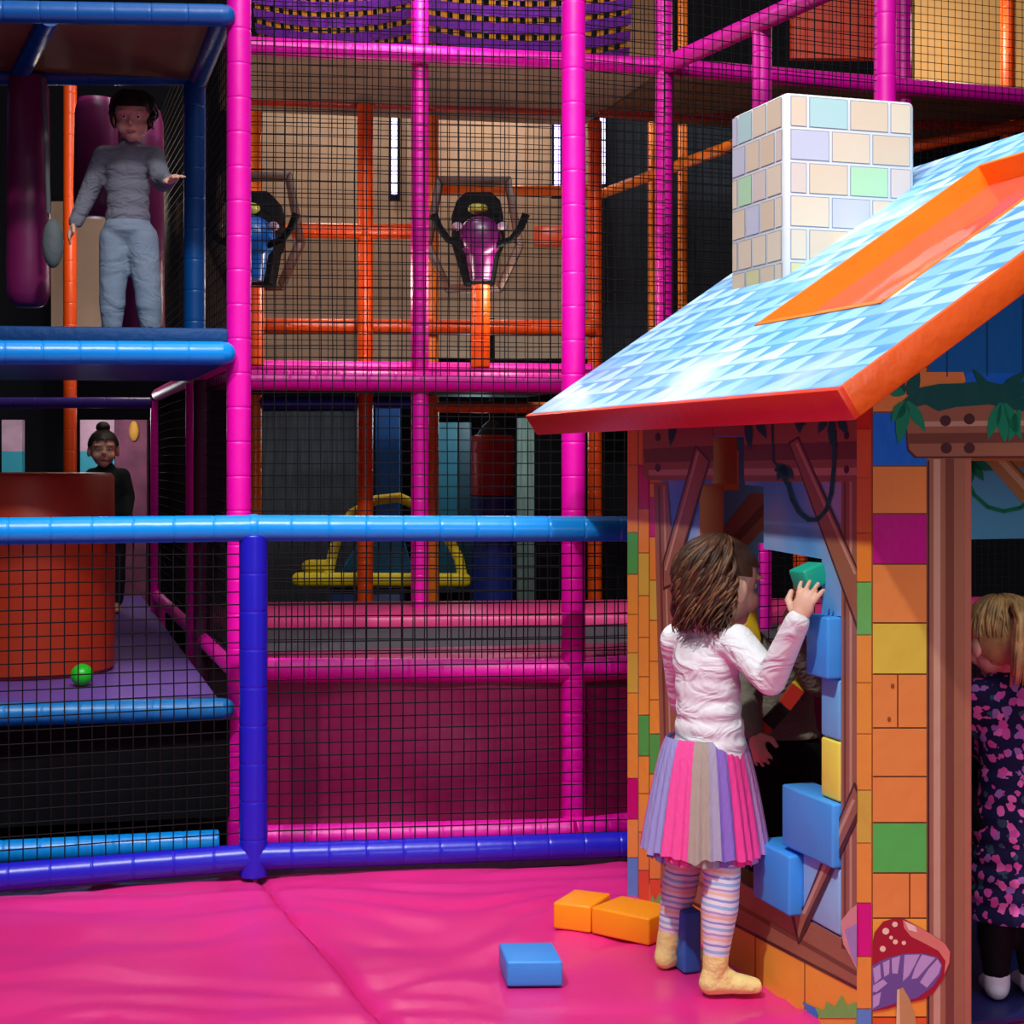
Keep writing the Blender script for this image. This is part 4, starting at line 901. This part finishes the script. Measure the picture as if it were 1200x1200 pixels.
def skirt(nm, zt_, zb, r_t, r_b, cen, par, phase, order, amp, ell_):
    mb = MB(); n = 220; K = 12; cols = {}; vs = []
    for j in range(K+1):
        t = j/K; z = lerp(zt_, zb, t); rr = r_t+(r_b-r_t)*(t**.72)
        for i in range(n):
            a = 2*pi*i/n; pl = 1+amp*(t**.7)*(sin(a*34+phase+1.2*noise.noise(V((a*3, 0, phase))))*.55+.9*noise.noise(V((cos(a)*5, sin(a)*5, phase))))
            dz = .012*t*noise.noise(V((cos(a)*6, sin(a)*6, 4+phase)))
            vs.append(V((cen.x+rr*pl*cos(a), cen.y+rr*pl*sin(a)*ell_, z+dz)))
    for c_ in set(order): cols[c_] = []
    for j in range(K):
        for i in range(n):
            a = 2*pi*(i+.5)/n; x = cos(a)
            if sin(a) < 0:
                c_ = 'lav' if x < -.74 else 'pink' if x < -.36 else 'tan' if x < -.02 else 'grey' if x < .14 else 'pur' if x < .40 else 'hot' if x < .78 else 'lil'
            else: c_ = order[int((a/pi)*9) % len(order)]
            mb.f.append([j*n+i, j*n+(i+1) % n, (j+1)*n+(i+1) % n, (j+1)*n+i]); mb.mi.append(mb.k(TM[c_]))
    mb.v = vs; return mb.build(nm, par, ang=180)
cw = P(826, 0, 3.67); skz = 1.2-(862-540)*3.67/F
skirt('tutu', skz, .312, .089, .146, cw, girl, 0, ['lav', 'pink', 'tan', 'grey', 'pur', 'hot', 'lil'], .055, .92)
skirt('tutu_underlayer', skz-.01, .295, .086, .130, cw, girl, 3, ['lav', 'lil', 'grey', 'pur', 'hot', 'tan', 'pink'], .06, .92)
HB = mat('brown_hair', (66, 42, 29), .55, .3, 0, 1, .45, 26); HB2 = mat('light_brown_hair', (104, 72, 46), .55, .3, 0, 1, .35, 26)
hc_ = hair_cap('hair', J, HB, girl, 1.02, -.03, .03, .04)
locks('hair_locks', J, HB, girl, 330, .12, .5, 112, 292, .0050, 3, .032, (6, 85), .015); locks('hair_locks', J, HB2, girl, 120, .125, .55, 105, 280, .0044, 5, .036, (10, 85), .017)
# teal block held in the hand
tb = P(955, 672, 3.56); ax_ = V((.86, .38, .34)).normalized(); bx_ = V((-.33, .94, 0)); bx_ = (bx_-ax_*bx_.dot(ax_)).normalized(); cx_ = ax_.cross(bx_)
if cx_.z < 0: cx_ = -cx_
fblock(P(949, 675, 3.43)-ax_*.03-bx_*.03-cx_*.024, ax_*.055, bx_*.06, cx_*.048, FT, 'teal foam block held up in the hand of the child in the tutu', group=None)

# child inside the playhouse
Y = 4.12
J = dict(pelvis=P(925, 880, Y), chest=P(912, 800, Y), neck=P(872, 748, Y), head=P(836, 694, Y+.03), hf=V((-.5, -.85, -.2)), tf=V((-.3, -.95, 0)),
         shR=P(880, 772, Y-.03), shL=P(946, 775, Y+.03), elR=P(868, 815, Y-.08), wrR=P(884, 858, Y-.16), elL=P(958, 800, Y-.12), wrL=P(919, 738, Y-.17),
         hdL=V((.25, .02, .2)), pnL=V((-1, -.2, 0)), hdR=V((.1, -.2, -.5)), pnR=V((.5, .5, 0)),
         hipR=P(900, 905, Y), hipL=P(950, 905, Y), knR=P(898, 990, Y-.04), knL=P(950, 990, Y-.02), anR=P(898, 1060, Y), anL=P(950, 1060, Y), ftR=V((-.2, -1, 0)), ftL=V((-.1, -1, 0)), zR=.0125, zL=.0125)
boy = person('person', 'child in a grey shirt with a red and yellow sash behind the wall opening', J, .98, SKIN2)
def sh2(mb, m):
    torso(mb, m, J, .012, 1.2); sleeve(mb, m, J, 'R', .012, .92); sleeve(mb, m, J, 'L', .012, .85)
organic('shirt', sh2, shirtmat('grey_olive_shirt', (122, 118, 104), .5), .007, 5, boy, cuts=[(P(925, 862, Y), (0, 0, -1))])
organic('trousers', lambda mb, m: legs(mb, m, J, .010, .98), mat('black_trousers', (12, 12, 15), .8, .2), .007, 4, boy)
hair_cap('hair', J, HB, boy, 1.03, -.03, .045, .05)
w = V(J['wrL']); MB().lathe(lerp(w, V(J['elL']), .02), V(J['elL'])-w, [(0, .001), (0, .026), (.028, .027), (.028, .001)], mat('navy_strap', (22, 26, 52), .5), 18).build('watch', boy)
sb = MB(); pts = [P(880, 868, Y-.105), P(900, 850, Y-.115), P(920, 828, Y-.115), P(936, 806, Y-.11), P(952, 782, Y-.1), P(964, 764, Y-.06)]
for i, c_ in enumerate(((200, 60, 26), (30, 22, 20), (196, 40, 24), (206, 190, 40), (196, 30, 24))):
    a, b2 = pts[i], pts[i+1]; d = (b2-a).normalized(); wv = d.cross(V((0, 1, 0))).normalized()*.017; sb.hexa([a-wv, b2-wv, b2-wv+V((0, .02, 0)), a-wv+V((0, .02, 0)), a+wv, b2+wv, b2+wv+V((0, .02, 0)), a+wv+V((0, .02, 0))], vinyl('sash%d' % i, c_, .6))
sb.build('sash', boy, smooth=False)
MB().loft([[P(x, y, Y+o2) for x, y in ((866, 752), (884, 704), (893, 752))] for o2 in (-.05, .02)], mat('yellow_collar', (222, 196, 30), .6)).build('collar', boy, bevel=.004)

# blonde child
Y = 3.53
J = dict(pelvis=P(1190, 930, Y), chest=P(1185, 832, Y), neck=P(1178, 788, Y), head=P(1174, 748, Y), hf=V((-.3, .95, -.12)), tf=V((-.15, 1, 0)),
         shR=P(1232, 812, Y+.01), shL=P(1140+6, 816, Y-.01), elR=P(1248, 870, Y), wrR=P(1250, 920, Y+.08), elL=P(1150, 872, Y+.05), wrL=P(1165, 905, Y+.14),
         hdL=V((.2, .6, -.1)), pnL=V((0, 0, -1)), hdR=V((0, .5, -.4)), pnR=V((0, 0, -1)),
         hipR=P(1208, 960, Y), hipL=P(1168, 960, Y), knR=P(1208, 1075, Y), knL=P(1166, 1070, Y-.01), anR=P(1210, 1153, Y+.02), anL=P(1168, 1156, Y), ftR=V((0, 1, 0)), ftL=V((.1, 1, 0)), zR=.0125, zL=.0125)
bl = person('person', 'blonde child with a ponytail in a flowery dark dress, back turned in the doorway', J, .9, SKIN2)
def florm():
    m = mat('floral_dress', (26, 22, 60), .85, .15); g = NG(m); tc = g.n('ShaderNodeTexCoord'); vo = g.n('ShaderNodeTexVoronoi'); vo.inputs['Scale'].default_value = 46; g.l(tc.outputs['Object'], vo.inputs['Vector'])
    n = g.n('ShaderNodeTexNoise'); n.inputs['Scale'].default_value = 60; g.l(tc.outputs['Object'], n.inputs['Vector'])
    dd_ = g.m('ADD', vo.outputs['Distance'], g.m('MULTIPLY', g.m('SUBTRACT', n.outputs['Fac'], .5), 1.1)); f_ = g.m('LESS_THAN', dd_, .44)
    sp = g.n('ShaderNodeSeparateColor'); g.l(vo.outputs['Color'], sp.inputs[0]); c = g.ramp(sp.outputs[0], [(0, (196, 70, 150)), (.4, (150, 90, 160)), (.65, (214, 96, 168)), (.85, (50, 70, 90))])
    g.l(g.mix(f_, lin((24, 20, 58)), c), g.b.inputs['Base Color']); return m
def drs(mb, m):
    torso(mb, m, J, .010, 1.2); sleeve(mb, m, J, 'R', .012, .3); sleeve(mb, m, J, 'L', .012, .3)
    pl = V(J['pelvis'])
    for i in range(8):
        t = i/7; mb.ell(pl+V((0, 0, -.30*t)), (.085+.035*t, .075+.03*t, .05), m, J['tx'], 20, 10)
organic('dress', drs, florm(), .007, 5, bl, cuts=[(P(1190, 1072, Y), (0, 0, -1))])
organic('leggings', lambda mb, m: legs(mb, m, J, .004, .95), mat('black_leggings', (10, 10, 14), .8, .2), .007, 4, bl)
SOCKW = mat('white_sock', (214, 206, 220), .85, .15)
for k in 'LR': organic('sock', sockf(k), SOCKW, .006, 3, bl)
BLH = mat('blonde_hair', (176, 140, 88), .4, .5, 0, 1, .35, 30)
hair_cap('hair', J, BLH, bl, 1.04, -.035, .05, .05)
kn_ = J['hp'](-.020, -.078, .062); pt2 = MB(); rnd = random.Random(4)
for i in range(64):
    o1 = V((rnd.uniform(-1, 1), rnd.uniform(-1, 1), rnd.uniform(-1, 1)))*.010; o2 = V((rnd.uniform(-1, 1)*.026, rnd.uniform(-1, .4)*.02, rnd.uniform(-.03, .02)))
    pt2.path([kn_+o1*.6, kn_+o1+V((.006, -.03, .014)), kn_+V((.012, -.05, -.02))+o2*.6, kn_+V((.016, -.048, -.07))+o2, kn_+V((.014, -.04, -.125))+o2*1.1], [.004, .007, .007, .006, .0015], BLH, 6)
pt2.build('ponytail', bl, ang=180); locks('hair_strands', J, BLH, bl, 110, .0, .3, 50, 310, .006, 9, .001, (5, 55), .003)
MB().lathe(kn_+V((.002, -.008, .003)), V((.1, -1, .3)), [(0, .001), (0, .013), (.006, .016), (.012, .013), (.012, .001)], mat('hair_tie', (60, 40, 40), .6), 14).build('hair_tie', bl)
# ball in doorway distance
MB().ell((1.91, 6.63, .562), (.036,)*3, vinyl('lime_ball', (110, 214, 40), .35), n=20, k=12); bb = MB().ell((1.915, 6.63, .567), (.036,)*3, vinyl('lime_ball', (110, 214, 40), .35), n=20, k=12)
tag(bb.build('play_ball'), 'lime green ball seen through the doorway beside the blonde head', 'ball')
opost(938, 8.0, ZF, 1.5)

# child standing on the tower
Y = 5.52
J = dict(pelvis=P(150, 268, Y), chest=P(150, 200, Y), neck=P(153, 168, Y), head=P(156, 137, Y-.02), hf=V((.12, -1, -.18)), tf=V((0, -1, 0)),
         shR=P(122, 183, Y), shL=P(180, 184, Y), elR=P(104, 226, Y), wrR=P(88, 262, Y-.04), elL=P(190, 214, Y-.06), wrL=P(198, 212, Y-.18),
         hdR=V((-.15, -.1, -.4)), pnR=V((1, .2, 0)), hdL=V((.35, -.4, .1)), pnL=V((0, .3, -1)),
         hipR=P(136, 280, Y), hipL=P(166, 280, Y), knR=P(132, 340, Y-.01), knL=P(173, 340, Y-.01), anR=P(131, 388, Y), anL=P(177, 388, Y), ftR=V((-.1, -1, 0)), ftL=V((.15, -1, 0)), zR=1.6172, zL=1.6172)
tc_ = person('person', 'child in a grey shirt and pale jeans standing on the upper blue platform', J, .86, SKIN2)
def sh4(mb, m):
    torso(mb, m, J, .010, 1.2); sleeve(mb, m, J, 'R', .011, .95); sleeve(mb, m, J, 'L', .011, .9)
organic('shirt', sh4, shirtmat('grey_shirt', (118, 118, 130), .5), .007, 5, tc_, cuts=[(P(150, 268, Y), (0, 0, -1))])
organic('jeans', lambda mb, m: legs(mb, m, J, .012, .97), shirtmat('pale_jeans', (132, 146, 164), .45, 9), .007, 4, tc_)
DH = mat('dark_hair', (30, 22, 22), .5, .4); hair_cap('hair', J, DH, tc_, 1.05, -.05, .05, .04); locks('hair_locks', J, DH, tc_, 50, .05, .4, 70, 290, .009, 12)
for k in 'LR': organic('sock', sockf(k), mat('dark_sock', (40, 40, 46), .85), .006, 3, tc_)

# distant child
Y = 7.9
J = dict(pelvis=P(126, 606, Y), chest=P(126, 566, Y), neck=P(124, 547, Y), head=P(121, 526, Y), hf=V((.3, -.95, 0)), tf=V((.2, -1, 0)),
         shR=P(109, 558, Y), shL=P(143, 558, Y), elR=P(103, 582, Y), wrR=P(106, 604, Y-.05), elL=P(150, 582, Y), wrL=P(148, 606, Y-.05), hdR=V((0, -.1, -1)), pnR=V((1, 0, 0)), hdL=V((0, -.1, -1)), pnL=V((-1, 0, 0)),
         hipR=P(118, 618, Y), hipL=P(134, 618, Y), knR=P(118, 668, Y), knL=P(136, 668, Y), anR=P(118, 705, Y), anL=P(137, 705, Y), ftR=V((0, -1, 0)), ftL=V((.2, -1, 0)), zR=.4512, zL=.4512)
dc = person('person', 'distant dark haired child with a topknot under the blue platform', J, .92, SKIN2)
def sh5(mb, m):
    torso(mb, m, J, .012, 1.2); sleeve(mb, m, J, 'R', .012, .95); sleeve(mb, m, J, 'L', .012, .95)
organic('jacket', sh5, mat('dark_jacket', (34, 44, 44), .8, .2), .009, 4, dc); organic('trousers', lambda mb, m: legs(mb, m, J, .010, .95), mat('slate_trousers', (44, 50, 62), .8, .2), .009, 4, dc)
hair_cap('hair', J, DH, dc, 1.04, -.04, .05, .045); MB().ell(J['hp'](.0, -.02, .115), (.035, .035, .03), DH).build('topknot', dc)
MB().obox(J['chest']+V((-.045, -.088, -.07)), V((.06, 0, 0)), V((0, .02, 0)), V((0, 0, .09)), mat('pale_bib', (206, 190, 210), .8)).build('bib', dc, bevel=.008)

# ------------------------------------------------------------------ light and camera
def spot(name, loc, aim, watt, size, deg, col=(1, 1, 1), blend=.4):
    l = bpy.data.lights.new(name, 'SPOT'); l.energy = watt; l.shadow_soft_size = size; l.spot_size = radians(deg); l.spot_blend = blend; l.color = col
    o = bpy.data.objects.new(name, l); o.location = loc; o.rotation_euler = (V(aim)-V(loc)).to_track_quat('-Z', 'Y').to_euler(); COL.objects.link(o)
def area(name, loc, aim, watt, sx, sy, col=(1, 1, 1)):
    l = bpy.data.lights.new(name, 'AREA'); l.energy = watt; l.shape = 'RECTANGLE'; l.size = sx; l.size_y = sy; l.color = col
    o = bpy.data.objects.new(name, l); o.location = loc; o.rotation_euler = (V(aim)-V(loc)).to_track_quat('-Z', 'Y').to_euler(); COL.objects.link(o)
def point(name, loc, watt, r=.1, col=(1, 1, 1)):
    l = bpy.data.lights.new(name, 'POINT'); l.energy = watt; l.shadow_soft_size = r; l.color = col
    o = bpy.data.objects.new(name, l); o.location = loc; COL.objects.link(o)
spot('key_spot', (-1.6, .6, 5.6), (.75, 3.9, .5), 930, .08, 50, (1, .98, .96), .5)
spot('frame_spot', (.1, 1.3, 5.0), (-.35, 6, 1.7), 430, .12, 58, (1, .97, .98), .35)
spot('front_fill_spot', (1.5, -.6, 1.4), (1.15, 3.6, .6), 125, .5, 44, (.84, .94, 1), .6)  # added fill light beside the camera, lifts the shaded house front
area('overhead_fill', (.5, 1.2, 5.2), (.5, 4.0, .5), 150, 3, 2, (.9, .95, 1)); area('overhead_fill', (0, 4.4, 5.2), (0, 4.4, 0), 40, 3, 2)  # soft overhead fill, added to raise the ambient level; no fixtures modelled
W1 = (1, .85, .7)
point('warm_lamp', P(390, 105, 8.3), 18, .12, W1); point('warm_lamp', P(590, 105, 8.5), 18, .12, W1); point('warm_lamp', P(1120, 40, 8.2), 18, .12, W1)
point('warm_lamp', P(440, 330, 7.05), 9, .1, W1); point('warm_lamp', P(600, 330, 7.1), 9, .1, W1)
point('warm_lamp', P(150, 240, 7.6), 14, .12, W1); point('web_fill', P(500, -60, 6.6), 20, .12, (1, .9, 1))  # last light is an added fill that brightens the woven bridges
point('cool_lamp', P(560, 490, 8.6), 7, .1, (.6, .9, 1)); point('cool_lamp', P(110, 480, 8.8), 7, .1, (1, .95, 1))
wd = bpy.data.worlds.new('World'); SC.world = wd; wd.use_nodes = True
wd.node_tree.nodes['Background'].inputs[0].default_value = (.6, .62, .75, 1); wd.node_tree.nodes['Background'].inputs[1].default_value = .16
cam = bpy.data.cameras.new('Camera'); cam.lens = F/1200*36; cam.sensor_width = 36; cam.shift_y = -.05; cam.clip_start = .05
co = bpy.data.objects.new('Camera', cam); co.location = CAM; co.rotation_euler = (pi/2, 0, 0); COL.objects.link(co); SC.camera = co
SC.view_settings.view_transform = 'Standard'; SC.view_settings.look = 'None'; SC.view_settings.gamma = 1; SC.view_settings.exposure = 0
